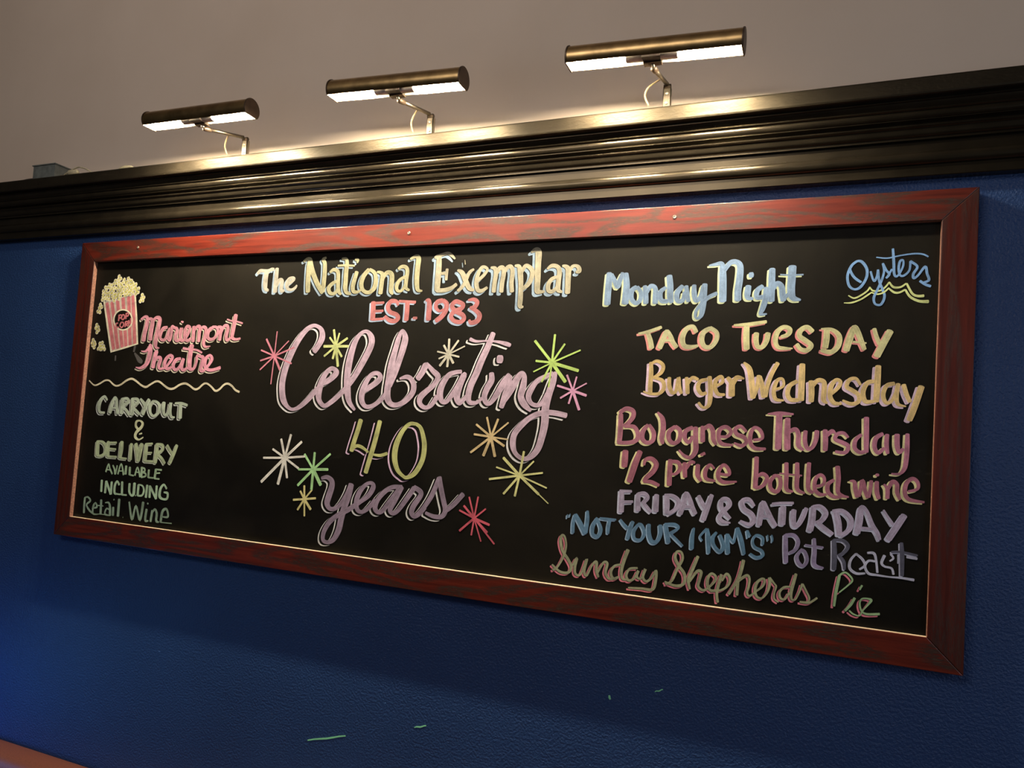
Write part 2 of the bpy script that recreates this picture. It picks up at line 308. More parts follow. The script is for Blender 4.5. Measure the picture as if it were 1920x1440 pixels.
# writing: strokes as thin layers of marker ink on the panel, given in board millimetres/10 (x right, z down) with the pen width; colours counter the lamp falloff: darker near the lamps, paler below
WORDS = [
 ('lettering', 'cream title word with a light blue shadow line, at the top', (0.4102, 0.4034, 0.3509), (0.2859, 0.3982, 0.5556), (-53, 49), (0, 0), [[6961, 1090, 102, 7020, 1055, 93, 7129, 1063, 89, 7283, 1068, 92, 7401, 1029, 92, 7469, 1036, 88], [6961, 1090, 90, 6920, 1134, 90], [7237, 1074, 150, 7216, 1247, 149, 7216, 1445, 147, 7244, 1570, 115, 7341, 1616, 74], [7576, 1015, 119, 7575, 1232, 128, 7570, 1478, 128, 7574, 1663, 128], [7603, 1503, 91, 7678, 1358, 107, 7750, 1323, 87, 7787, 1385, 117, 7774, 1556, 117, 7798, 1643, 91, 7872, 1627, 76], [7946, 1474, 80, 8074, 1416, 83, 8183, 1321, 90, 8120, 1283, 74, 8006, 1329, 105, 7960, 1462, 126, 8002, 1585, 92, 8124, 1612, 74, 8238, 1566, 83, 8289, 1494, 53]]),
 ('lettering', 'pale yellow title lettering with a light blue shadow line, top centre', (0.3495, 0.3426, 0.2212), (0.2568, 0.3606, 0.5051), (-60, 54), (-18, 16), [[8459, 843, 65, 8570, 786, 89, 8661, 826, 148, 8647, 971, 159, 8647, 1261, 149, 8656, 1502, 148, 8674, 1676, 139], [8664, 850, 149, 8780, 1144, 146, 8956, 1461, 141, 9151, 1700, 138], [9175, 772, 63, 9079, 817, 88, 9146, 915, 116, 9169, 1155, 128, 9168, 1442, 129, 9163, 1681, 121], [9341, 1172, 65, 9433, 1104, 90, 9533, 1119, 99, 9597, 1192, 114, 9617, 1406, 117, 9635, 1595, 115, 9689, 1726, 92, 9748, 1758, 56], [9589, 1405, 77, 9441, 1473, 97, 9339, 1589, 121, 9379, 1709, 104, 9495, 1747, 87, 9588, 1689, 99, 9635, 1595, 102], [9687, 815, 56, 9814, 831, 86, 9852, 939, 116, 9846, 1175, 134, 9854, 1411, 133, 9858, 1600, 131, 9911, 1719, 101, 10039, 1756, 69], [9578, 1001, 57, 9815, 997, 57, 10094, 1018, 49], [10178, 1185, 117, 10117, 1418, 126, 10091, 1581, 124, 10130, 1699, 100, 10254, 1713, 72, 10332, 1668, 61], [10106, 854, 70, 10184, 868, 74, 10169, 938, 50], [10541, 1138, 113, 10394, 1308, 132, 10345, 1517, 130, 10428, 1682, 100, 10595, 1731, 100, 10746, 1619, 130, 10780, 1411, 128, 10723, 1224, 102, 10567, 1131, 83], [10802, 1203, 55, 10896, 1218, 82, 10969, 1289, 124, 10960, 1485, 129, 10945, 1761, 129], [10967, 1416, 97, 11059, 1257, 110, 11162, 1226, 108, 11248, 1308, 130, 11257, 1561, 134, 11257, 1709, 123, 11316, 1791, 58], [11429, 1142, 75, 11516, 1087, 85, 11633, 1103, 95, 11694, 1207, 107, 11677, 1457, 109, 11692, 1639, 88, 11787, 1697, 54], [11654, 1342, 74, 11493, 1429, 92, 11414, 1564, 111, 11438, 1690, 85, 11544, 1715, 72, 11639, 1615, 78, 11668, 1502, 79], [11758, 902, 58, 11906, 839, 96, 11988, 899, 134, 11982, 1125, 138, 11981, 1419, 137, 12013, 1645, 118, 12069, 1714, 80, 12158, 1720, 40]]),
 ('lettering', "pale cream title lettering with a light blue shadow line, next to the name's end", (0.3648, 0.3465, 0.263), (0.2567, 0.3635, 0.5114), (-67, 69), (-10, 10), [[12454, 894, 69, 12552, 875, 122, 12577, 1032, 149, 12580, 1367, 157, 12579, 1657, 149, 12584, 1724, 119], [12490, 872, 84, 12660, 823, 84, 12805, 795, 80, 12907, 844, 78, 13013, 941, 40], [12624, 1297, 67, 12833, 1290, 80], [12818, 1192, 75, 12810, 1307, 82, 12809, 1458, 74], [12571, 1719, 107, 12781, 1717, 108, 12973, 1665, 98, 13100, 1576, 86], [13109, 1227, 52, 13235, 1297, 119, 13347, 1498, 129, 13457, 1676, 118, 13581, 1733, 64], [13541, 1218, 57, 13428, 1303, 88, 13347, 1498, 88, 13263, 1650, 88, 13149, 1739, 72], [13658, 1506, 85, 13814, 1379, 86, 13908, 1230, 69, 13775, 1171, 83, 13669, 1331, 102, 13638, 1549, 114, 13687, 1724, 106, 13795, 1752, 93, 13930, 1675, 69], [13999, 1189, 51, 14106, 1219, 103, 14139, 1345, 112, 14120, 1560, 113, 14113, 1780, 112], [14140, 1366, 86, 14222, 1222, 113, 14314, 1210, 102, 14343, 1351, 111, 14317, 1565, 112, 14310, 1784, 111], [14336, 1350, 85, 14428, 1203, 98, 14519, 1189, 100, 14569, 1314, 109, 14558, 1571, 110, 14585, 1785, 108], [14620, 1166, 50, 14724, 1191, 102, 14770, 1363, 134, 14801, 1640, 121, 14813, 1958, 122, 14814, 2139, 105, 14894, 2154, 50], [14801, 1321, 84, 14881, 1185, 96, 14972, 1199, 99, 15069, 1308, 117, 15059, 1477, 110, 14980, 1623, 110, 14852, 1726, 82], [15015, 850, 54, 15123, 802, 114, 15194, 868, 156, 15201, 1122, 147, 15212, 1439, 146, 15220, 1713, 132, 15237, 1801, 111, 15402, 1800, 50], [15442, 1267, 54, 15547, 1197, 90, 15679, 1222, 97, 15741, 1328, 115, 15734, 1557, 117, 15737, 1765, 113, 15838, 1819, 48], [15716, 1452, 65, 15568, 1511, 93, 15489, 1635, 107, 15499, 1771, 100, 15588, 1804, 90, 15691, 1722, 80, 15728, 1619, 80], [15808, 1205, 49, 15896, 1229, 96, 15955, 1314, 127, 15961, 1563, 129, 15968, 1842, 128], [15968, 1356, 80, 16046, 1234, 79, 16130, 1216, 73, 16197, 1259, 97, 16213, 1342, 105, 16139, 1361, 51], [13285, 979, 14, 13306, 1090, 21]]),
 ('lettering', 'coral pink lettering of the founding date, left half', (0.4455, 0.1617, 0.1754), (0.3638, 0.477, 0.6826), (-44, 35), (0, 0), [[10758, 1993, 144, 10768, 2219, 144, 10771, 2438, 145], [10755, 2016, 70, 11072, 2004, 62], [10773, 2224, 69, 11065, 2215, 62], [10779, 2438, 70, 11109, 2417, 62], [11497, 2071, 72, 11437, 1979, 94, 11280, 1977, 118, 11200, 2109, 127, 11278, 2247, 111, 11466, 2316, 109, 11521, 2407, 126, 11429, 2479, 111, 11270, 2456, 108, 11136, 2360, 83], [11520, 1972, 68, 11992, 2005, 74], [11762, 2002, 131, 11769, 2228, 131, 11762, 2454, 131], [11962, 2405, 67, 12064, 2406, 67]]),
 ('lettering', 'coral pink figures of the founding year', (0.4056, 0.1482, 0.1655), (0.3491, 0.4597, 0.6599), (-46, 42), (0, 0), [[12285, 1969, 54, 12368, 1970, 112, 12395, 2144, 142, 12393, 2278, 143, 12394, 2445, 143], [12765, 1971, 107, 12870, 2061, 128, 12858, 2216, 134, 12760, 2369, 132, 12608, 2475, 115], [12752, 1971, 110, 12608, 2013, 118, 12581, 2146, 101, 12688, 2236, 66, 12795, 2193, 56], [13270, 2044, 103, 13122, 2003, 109, 13020, 2107, 117, 13115, 2229, 118, 13316, 2329, 118, 13372, 2428, 116, 13282, 2508, 107, 13111, 2481, 104, 13017, 2371, 116, 13093, 2251, 114, 13280, 2176, 113, 13321, 2089, 114, 13257, 2033, 92], [13456, 1977, 53, 13598, 1957, 90, 13698, 2028, 111, 13647, 2136, 114, 13544, 2178, 96], [13518, 2156, 77, 13691, 2245, 103, 13782, 2354, 126, 13733, 2483, 126, 13571, 2531, 104, 13518, 2465, 67]]),
 ('lettering', 'large mauve script word with white accent lines', (0.554, 0.4209, 0.5587), (0.7929, 0.8019, 0.85), (-87, 63), (-42, 30), [[9034, 3274, 166, 9149, 3131, 168, 9255, 2917, 189, 9223, 2728, 144, 9098, 2621, 100, 8924, 2597, 104, 8706, 2728, 148, 8473, 3017, 172, 8300, 3331, 193, 8160, 3694, 195, 8082, 4081, 196, 8097, 4369, 194, 8166, 4607, 184, 8332, 4791, 106, 8513, 4843, 86, 8736, 4751, 123, 9001, 4528, 144, 9231, 4261, 129], [9333, 4141, 118, 9522, 4065, 150, 9706, 3943, 156, 9792, 3825, 167, 9714, 3738, 113, 9603, 3736, 120, 9448, 3880, 148, 9333, 4141, 186, 9287, 4400, 187, 9334, 4586, 142, 9501, 4708, 111, 9713, 4595, 136, 9944, 4401, 138, 10120, 4233, 141, 10339, 3950, 159, 10573, 3554, 176, 10776, 3138, 177, 10782, 2909, 170, 10634, 2749, 96, 10450, 2807, 108, 10283, 3051, 164, 10174, 3492, 198, 10142, 3886, 197, 10181, 4300, 195, 10262, 4574, 140, 10443, 4772, 74], [10667, 4284, 117, 10869, 4164, 146, 11068, 4022, 150, 11137, 3907, 141, 11050, 3818, 108, 10893, 3845, 117, 10748, 4008, 142, 10640, 4285, 177, 10634, 4514, 158, 10755, 4668, 111, 10941, 4661, 112, 11141, 4540, 117, 11285, 4399, 121, 11399, 4215, 122], [11417, 4125, 155, 11545, 3806, 171, 11666, 3422, 171, 11743, 3129, 186, 11775, 2904, 168, 11683, 2724, 81, 11593, 2882, 125, 11517, 3199, 156, 11434, 3584, 188, 11399, 3923, 188, 11373, 4216, 187, 11393, 4440, 182, 11509, 4581, 137, 11691, 4596, 122, 11911, 4488, 143, 12096, 4281, 150, 12117, 4081, 149, 12016, 3929, 124, 11885, 3888, 107, 11711, 3937, 55], [12217, 3923, 148, 12329, 3766, 163, 12414, 3587, 164, 12436, 3542, 90], [12436, 3542, 82, 12623, 3715, 123, 12783, 3865, 146, 12677, 4065, 130, 12492, 4224, 142, 12331, 4384, 163, 12332, 4538, 129, 12476, 4631, 105, 12644, 4569, 112, 12798, 4345, 130], [13401, 3719, 92, 13236, 3745, 106, 13072, 3814, 126, 12920, 4036, 160, 12864, 4255, 176, 12929, 4449, 124, 13052, 4466, 108, 13184, 4309, 127, 13335, 4088, 142, 13459, 3847, 142, 13512, 3760, 99], [13480, 3804, 157, 13381, 4065, 172, 13330, 4326, 172, 13401, 4474, 132, 13481, 4428, 109, 13613, 4294, 110], [14176, 2785, 127, 14061, 3106, 155, 13923, 3429, 169, 13807, 3753, 170, 13687, 4034, 170, 13636, 4293, 156, 13672, 4442, 121, 13791, 4469, 102, 13906, 4433, 80, 13992, 4345, 81], [13578, 2927, 90, 13747, 2980, 64, 14028, 2967, 39, 14307, 2987, 63, 14539, 3038, 101, 14633, 3069, 88], [14202, 3743, 124, 14215, 3913, 153, 14114, 4107, 153, 14059, 4300, 139, 14116, 4446, 117, 14231, 4442, 107, 14397, 4203, 150, 14538, 3946, 163, 14660, 3764, 108], [14349, 3401, 190, 14441, 3403, 190], [14685, 3795, 109, 14657, 4027, 150, 14585, 4281, 163, 14513, 4536, 123], [14550, 4429, 108, 14711, 4151, 162, 14869, 3853, 161, 14972, 3725, 114, 15045, 3807, 119, 15028, 4036, 161, 14988, 4266, 159, 15090, 4450, 154, 15255, 4588, 75], [15738, 3707, 101, 15550, 3794, 114, 15361, 3902, 117, 15221, 4113, 146, 15178, 4280, 132, 15265, 4422, 100, 15421, 4457, 99, 15546, 4370, 116, 15641, 4182, 117], [15802, 3685, 91, 15752, 3911, 156, 15665, 4222, 169, 15611, 4531, 182, 15621, 4838, 182, 15577, 5146, 168, 15490, 5458, 154, 15329, 5652, 125, 15135, 5706, 99, 14950, 5595, 104, 14868, 5393, 147, 14895, 5143, 146, 15078, 4906, 142, 15287, 4730, 127, 15542, 4626, 124, 15821, 4614, 122, 16123, 4661, 121]]),
 ('lettering', 'olive green figures of the anniversary with lilac shadow line', (0.5093, 0.5413, 0.232), (0.8175, 0.5848, 0.85), (-117, 74), (-73, 47), [[10654, 5025, 128, 10596, 5267, 128, 10514, 5544, 128, 10446, 5821, 128], [10444, 5798, 88, 10582, 5692, 83, 10744, 5711, 83, 10946, 5823, 56], [11117, 5879, 54, 11313, 5884, 80, 11502, 5824, 81], [11224, 5031, 125, 11125, 5531, 133, 11028, 5918, 133, 10921, 6341, 125], [12262, 5047, 79, 12087, 5056, 96, 11900, 5242, 118, 11751, 5582, 152, 11729, 5916, 153, 11830, 6196, 118, 11995, 6341, 83, 12124, 6375, 92, 12338, 6245, 126, 12510, 5928, 132, 12545, 5600, 133, 12484, 5320, 117, 12394, 5128, 99, 12261, 5042, 82]]),
 ('lettering', 'dusky mauve script word below the figures', (0.3127, 0.2451, 0.3503), (0.8024, 0.8258, 0.85), (-95, 62), (-53, 34), [[9600, 6590, 83, 9763, 6549, 110, 9909, 6623, 140, 9936, 6769, 164, 9865, 7026, 179, 9828, 7212, 165, 9923, 7341, 114, 10086, 7325, 112, 10262, 7173, 120, 10427, 6910, 139, 10512, 6677, 141], [10526, 6676, 143, 10460, 6975, 174, 10355, 7300, 174, 10298, 7554, 176, 10245, 7853, 173, 10107, 8116, 132, 9924, 8204, 95, 9794, 8150, 114, 9802, 7944, 128, 9955, 7679, 135, 10209, 7472, 127, 10467, 7335, 126, 10618, 7231, 127, 10843, 7076, 113, 11065, 6900, 131, 11177, 6690, 140, 11116, 6594, 95, 10962, 6640, 99, 10794, 6833, 137, 10711, 7087, 143, 10756, 7285, 122, 10894, 7339, 93, 11069, 7233, 113, 11258, 7016, 130], [11994, 6622, 105, 11741, 6643, 106, 11522, 6772, 126, 11334, 6987, 133, 11274, 7192, 140, 11361, 7294, 109, 11488, 7260, 112, 11672, 7023, 129, 11901, 6718, 129], [11994, 6622, 131, 11821, 6966, 147, 11713, 7195, 137, 11798, 7286, 105, 11942, 7195, 112, 12145, 6915, 128, 12345, 6615, 128], [12343, 6593, 108, 12524, 6687, 127, 12533, 6794, 129, 12379, 7024, 143, 12320, 7203, 134, 12403, 7303, 104, 12545, 7225, 108, 12679, 7061, 110], [12450, 7277, 96, 12632, 7087, 111, 12848, 6745, 127, 13008, 6324, 114], [13019, 6302, 115, 13074, 6533, 129, 13171, 6845, 129, 13238, 7073, 129, 13154, 7230, 117, 12939, 7251, 103, 12714, 7187, 79], [13217, 7118, 92, 13441, 6927, 119, 13679, 6652, 120]]),
 ('lettering', 'pink script beside the popcorn drawing, upper line', (0.7382, 0.3352, 0.438), (0.85, 0.8114, 0.6694), (-46, 53), (-18, 22), [[2674, 2396, 73, 2826, 2316, 81, 2929, 2377, 124, 2916, 2597, 152, 2866, 2837, 152, 2851, 3037, 152], [2945, 2397, 81, 3078, 2388, 99, 3145, 2498, 148, 3124, 2757, 151, 3116, 3005, 151], [3151, 2438, 93, 3286, 2349, 98, 3425, 2399, 140, 3402, 2637, 150, 3355, 2895, 150, 3340, 3093, 148, 3383, 3231, 89, 3505, 3250, 31], [3744, 2637, 83, 3591, 2677, 114, 3506, 2835, 127, 3523, 2973, 91, 3659, 3012, 84, 3775, 2893, 103, 3827, 2677, 79, 3802, 2893, 124, 3868, 3010, 101, 3915, 2971, 84, 3933, 2775, 105, 3930, 2622, 99, 4031, 2647, 87, 4135, 2696, 108, 4113, 2853, 125, 4114, 2985, 115, 4201, 3028, 89, 4279, 2949, 93, 4303, 2657, 123, 4275, 2852, 123, 4332, 3007, 100, 4458, 2987, 92, 4587, 2793, 101, 4620, 2647, 96, 4514, 2608, 87, 4453, 2735, 123, 4464, 2929, 117, 4564, 3025, 92, 4684, 2967, 86], [4267, 2468, 47, 4347, 2487, 62], [4769, 2618, 121, 4781, 2831, 121, 4781, 3043, 121], [4785, 2754, 77, 4894, 2618, 87, 4997, 2638, 112, 4994, 2830, 120, 4994, 3042, 120], [4990, 2792, 77, 5097, 2638, 85, 5225, 2676, 111, 5225, 2887, 120, 5186, 3079, 118, 5261, 3193, 77, 5444, 3178, 31], [5492, 2638, 85, 5354, 2714, 114, 5312, 2887, 116, 5409, 2982, 91, 5576, 2942, 89, 5679, 2771, 98, 5615, 2638, 80, 5467, 2628, 76], [5662, 2619, 61, 5788, 2657, 109, 5773, 2847, 117, 5766, 2998, 117], [5783, 2828, 77, 5880, 2619, 92, 5998, 2591, 92, 6034, 2695, 116, 5995, 2884, 116, 6032, 2997, 91, 6157, 2939, 66], [6276, 2290, 135, 6252, 2506, 135, 6220, 2751, 135, 6215, 2920, 108, 6329, 2976, 74, 6504, 2951, 61], [5978, 2411, 45, 6151, 2459, 45, 6345, 2478, 45, 6539, 2526, 52]]),
 ('lettering', 'pink script beside the popcorn drawing, lower line', (0.85, 0.3734, 0.5171), (0.85, 0.8114, 0.6694), (-43, 54), (-18, 22), [[2796, 3347, 32, 2959, 3355, 68, 3107, 3254, 116, 3151, 3184, 140, 3162, 3372, 172, 3123, 3591, 170, 3036, 3751, 135, 2834, 3854, 82, 2642, 3838, 32], [3412, 3349, 149, 3359, 3567, 149, 3325, 3824, 149], [3345, 3666, 77, 3487, 3530, 85, 3597, 3567, 122, 3555, 3761, 126, 3607, 3858, 78, 3811, 3814, 70, 3973, 3655, 97, 4060, 3517, 103, 3949, 3460, 81, 3808, 3580, 121, 3778, 3756, 121, 3894, 3852, 93, 4044, 3810, 82], [4373, 3551, 81, 4198, 3593, 109, 4114, 3750, 124, 4180, 3865, 97, 4306, 3843, 90, 4438, 3666, 98, 4487, 3549, 102, 4439, 3782, 122, 4514, 3877, 92, 4659, 3816, 83], [4757, 3159, 162, 4732, 3372, 162, 4722, 3603, 162, 4745, 3795, 152, 4839, 3851, 92, 4933, 3791, 87, 4987, 3618, 90, 4994, 3460, 85, 5107, 3472, 84, 5217, 3514, 114, 5192, 3709, 120, 5170, 3859, 113, 5267, 3883, 81, 5379, 3782, 90, 5488, 3666, 94, 5546, 3532, 117, 5462, 3438, 76, 5326, 3535, 116, 5311, 3726, 115, 5410, 3838, 93, 5608, 3853, 92, 5879, 3781, 94], [4438, 3249, 77, 4670, 3276, 61, 4949, 3292, 61, 5157, 3366, 54]]),
 ('wavy_line', 'cream wavy line dividing the left column', (0.85, 0.7954, 0.5946), None, (0, 0), (0, 0), [[736, 4286, 36, 926, 4404, 43, 1044, 4421, 50, 1208, 4363, 53, 1422, 4265, 54, 1592, 4266, 49, 1775, 4373, 54, 1920, 4415, 52, 2107, 4363, 56, 2312, 4240, 63, 2524, 4185, 64, 2723, 4255, 60, 2927, 4364, 55, 3120, 4412, 64, 3296, 4328, 59, 3496, 4237, 58, 3656, 4249, 57, 3852, 4354, 58, 4043, 4432, 62, 4222, 4417, 65, 4438, 4304, 59, 4637, 4263, 61, 4794, 4312, 57, 5007, 4417, 61, 5153, 4387, 60, 5312, 4264, 56, 5444, 4240, 51, 5614, 4325, 54, 5773, 4437, 60, 5913, 4395, 60, 6066, 4261, 59, 6206, 4223, 56, 6356, 4284, 56, 6486, 4388, 56, 6633, 4442, 60]]),
 ('lettering', 'grey green capitals with white accents, first line of the left column', (0.5814, 0.695, 0.5727), (0.7785, 0.85, 0.827), (-49, 49), (-19, 17), [[1586, 4854, 74, 1460, 4753, 82, 1307, 4885, 139, 1261, 5070, 148, 1326, 5230, 90, 1526, 5241, 64], [1750, 5231, 134, 1801, 4987, 144, 1885, 4783, 97, 1976, 4840, 114, 2014, 5019, 120, 2071, 5237, 119], [1786, 5089, 56, 2036, 5078, 56], [2219, 4790, 132, 2234, 5010, 154, 2236, 5230, 154], [2220, 4800, 81, 2411, 4783, 90, 2464, 4881, 125, 2275, 5008, 88, 2430, 5141, 101, 2554, 5255, 92], [2628, 4775, 129, 2659, 5012, 151, 2663, 5250, 152], [2629, 4785, 79, 2819, 4788, 99, 2859, 4885, 123, 2686, 5011, 87, 2838, 5143, 98, 2955, 5217, 86], [2952, 4773, 71, 3102, 4896, 111, 3167, 4991, 116], [3301, 4790, 141, 3191, 4971, 144, 3089, 5211, 145], [3465, 4823, 99, 3353, 4984, 137, 3404, 5178, 96, 3545, 5249, 79, 3713, 5125, 120, 3714, 4930, 110, 3598, 4837, 81, 3465, 4823, 78], [3887, 4845, 135, 3885, 5040, 133, 3955, 5192, 83, 4079, 5147, 94, 4137, 4990, 113, 4157, 4835, 123, 4147, 5067, 122, 4219, 5238, 88, 4349, 5251, 46], [4325, 4848, 62, 4554, 4839, 76, 4787, 4887, 77], [4531, 4859, 122, 4541, 5050, 142, 4554, 5260, 142]]),
 ('lettering', 'pale yellow ampersand between the two capital words', (0.7931, 0.85, 0.5699), None, (0, 0), (0, 0), [[3202, 5892, 42, 3026, 5971, 55, 2881, 5891, 102, 2917, 5751, 99, 3086, 5605, 98, 3124, 5485, 92, 3007, 5412, 47, 2877, 5448, 78, 2867, 5576, 82, 2989, 5688, 73], [3031, 5808, 41, 3135, 5779, 49]]),
 ('lettering', 'moss green capitals below the ampersand', (0.5798, 0.7035, 0.4566), (0.7683, 0.85, 0.7172), (-38, 40), (-10, 8), [[1362, 6118, 136, 1375, 6319, 158, 1388, 6520, 158], [1334, 6120, 64, 1561, 6127, 84, 1720, 6258, 127, 1716, 6438, 126, 1561, 6539, 83, 1363, 6542, 64], [1812, 6112, 134, 1811, 6312, 145, 1840, 6530, 133], [1815, 6132, 64, 2146, 6112, 64], [1839, 6310, 64, 2145, 6311, 63], [1842, 6540, 64, 2202, 6536, 63], [2362, 6079, 142, 2366, 6317, 153, 2341, 6546, 131], [2342, 6552, 63, 2616, 6557, 55], [2761, 6115, 119, 2762, 6331, 119, 2766, 6567, 129], [2935, 6104, 135, 3019, 6334, 146, 3078, 6585, 126], [3174, 6090, 138, 3130, 6366, 148, 3091, 6584, 127], [3359, 6078, 127, 3362, 6312, 137, 3355, 6566, 127], [3359, 6078, 62, 3593, 6055, 62], [3365, 6331, 47, 3600, 6316, 46], [3356, 6575, 62, 3684, 6566, 62], [3777, 6053, 125, 3784, 6323, 145, 3766, 6595, 125], [3777, 6053, 62, 3988, 6079, 95, 4004, 6213, 97, 3836, 6320, 83, 4010, 6463, 90, 4128, 6589, 91], [4167, 6068, 82, 4285, 6195, 81, 4401, 6302, 71], [4535, 6046, 109, 4449, 6280, 118, 4330, 6556, 118]]),
 ('lettering', 'small thin green capitals, third row of the left column', (0.4741, 0.682, 0.4632), None, (0, 0), (0, 0), [[1820, 7001, 65, 1900, 6766, 45, 1974, 6900, 61, 2090, 7046, 60], [1867, 6938, 32, 2034, 6935, 32], [2084, 6792, 50, 2168, 6905, 63, 2214, 7041, 59, 2263, 6790, 54], [2323, 7032, 64, 2420, 6725, 47, 2556, 7034, 73], [2352, 6941, 32, 2515, 6929, 31], [2630, 6773, 87, 2634, 7009, 86], [2783, 6801, 86, 2798, 7016, 86], [2798, 7020, 47, 2962, 7033, 47], [3013, 7019, 62, 3089, 6779, 47, 3223, 7046, 71], [3041, 6919, 31, 3189, 6928, 31], [3261, 6767, 85, 3269, 7038, 85], [3262, 6776, 47, 3371, 6798, 54, 3381, 6875, 55, 3265, 6903, 50, 3415, 6930, 52, 3437, 7006, 54, 3272, 7058, 48], [3546, 6824, 73, 3547, 7036, 73], [3547, 7040, 46, 3744, 7040, 46], [3816, 6784, 83, 3797, 7046, 83], [3797, 7052, 46, 3979, 7051, 46], [3816, 6784, 46, 4037, 6787, 54], [3805, 6901, 46, 3984, 6878, 46]]),
 ('lettering', 'plain green capitals, fourth row of the left column', (0.5473, 0.7876, 0.5574), None, (0, 0), (0, 0), [[1688, 7270, 89, 1705, 7598, 89], [1872, 7286, 89, 1868, 7624, 89], [1881, 7285, 83, 2101, 7644, 83], [2103, 7287, 88, 2115, 7643, 88], [2419, 7341, 76, 2324, 7250, 64, 2245, 7375, 87, 2260, 7591, 83, 2374, 7620, 47, 2510, 7618, 47], [2530, 7253, 87, 2565, 7623, 86], [2566, 7627, 47, 2755, 7619, 47], [2832, 7278, 86, 2848, 7501, 84, 2942, 7610, 66, 3030, 7564, 102, 3034, 7388, 106, 3030, 7252, 107], [3110, 7600, 46, 3120, 7599, 46], [3195, 7287, 85, 3194, 7588, 85], [3193, 7274, 39, 3356, 7303, 53, 3426, 7433, 73, 3365, 7574, 61, 3195, 7598, 47], [3537, 7269, 84, 3528, 7617, 84], [3643, 7280, 83, 3671, 7605, 83], [3659, 7298, 76, 3921, 7621, 76], [3907, 7258, 83, 3921, 7621, 82], [4294, 7303, 63, 4178, 7198, 61, 4065, 7322, 89, 4052, 7533, 100, 4178, 7608, 62, 4341, 7584, 71, 4348, 7431, 75, 4205, 7415, 46]]),
 ('lettering', 'faint grey green lower case lettering in the bottom left corner', (0.3534, 0.5146, 0.3895), None, (0, 0), (0, 0), [[1045, 7856, 80, 1047, 8077, 80, 1063, 8296, 80], [1029, 7847, 41, 1168, 7815, 50, 1287, 7914, 67, 1143, 8048, 57, 1278, 8196, 67, 1432, 8281, 45], [1466, 8118, 42, 1587, 8071, 65, 1515, 7958, 48, 1433, 8081, 78, 1461, 8288, 55, 1741, 8271, 24], [1740, 7854, 89, 1753, 8052, 89, 1768, 8269, 89], [1769, 8272, 24, 2185, 8268, 24], [1595, 8026, 32, 1847, 8023, 32], [1916, 7918, 32, 2053, 7905, 61, 2124, 8017, 87, 2158, 8270, 88], [2137, 8115, 40, 1995, 8088, 53, 1947, 8251, 60, 2158, 8274, 32], [2263, 8024, 87, 2280, 8258, 87], [2258, 7784, 52, 2269, 7807, 52], [2476, 7769, 98, 2486, 8258, 98], [2690, 8277, 39, 2695, 8277, 39], [2888, 7810, 63, 3064, 8299, 82, 3168, 7901, 69, 3377, 8287, 81, 3442, 7770, 94], [3598, 7958, 83, 3585, 8266, 82, 3704, 8278, 39], [3607, 7780, 50, 3643, 7796, 50], [3823, 7975, 82, 3796, 8284, 82], [3798, 8092, 57, 3908, 7929, 62, 4004, 8034, 81, 4012, 8243, 80, 4111, 8275, 48], [4240, 8110, 38, 4442, 8087, 66, 4366, 7885, 68, 4221, 7956, 87, 4182, 8264, 81], [4183, 8273, 30, 4603, 8263, 30]]),
 ('lettering', 'light blue script weekday at the top of the right column', (0.1834, 0.2771, 0.4383), (0.5018, 0.5762, 0.388), (-38, 37), (0, 0), [[16926, 1414, 123, 16927, 1667, 148, 16921, 1910, 148, 16921, 2112, 148], [16979, 1446, 94, 17070, 1610, 106, 17138, 1723, 112, 17180, 1573, 112, 17242, 1423, 100], [17303, 1435, 120, 17337, 1677, 144, 17336, 1917, 157, 17326, 2097, 158], [17561, 1742, 99, 17466, 1820, 111, 17467, 1999, 106, 17562, 2100, 94, 17658, 2042, 98, 17667, 1863, 93, 17581, 1742, 81], [17748, 1726, 94, 17779, 1925, 117, 17790, 2103, 118], [17806, 1866, 73, 17876, 1729, 98, 17976, 1770, 102, 17996, 1948, 128, 17995, 2106, 117], [18272, 1512, 126, 18304, 1738, 138, 18316, 1973, 137, 18352, 2091, 102], [18209, 1765, 73, 18099, 1871, 107, 18128, 2049, 102, 18264, 2070, 93], [18571, 1744, 96, 18464, 1878, 117, 18474, 2054, 100, 18588, 2055, 95, 18626, 1881, 92], [18647, 1746, 90, 18675, 1921, 101, 18712, 2076, 89], [18815, 1730, 90, 18824, 1904, 111, 18870, 2059, 100, 18959, 1984, 92, 19003, 1753, 79], [19038, 1716, 112, 19032, 1946, 123, 19023, 2138, 134, 18998, 2368, 102, 18928, 2449, 58, 18875, 2406, 55, 18890, 2272, 69, 19003, 2119, 82, 19144, 1987, 82, 19297, 1913, 82]]),
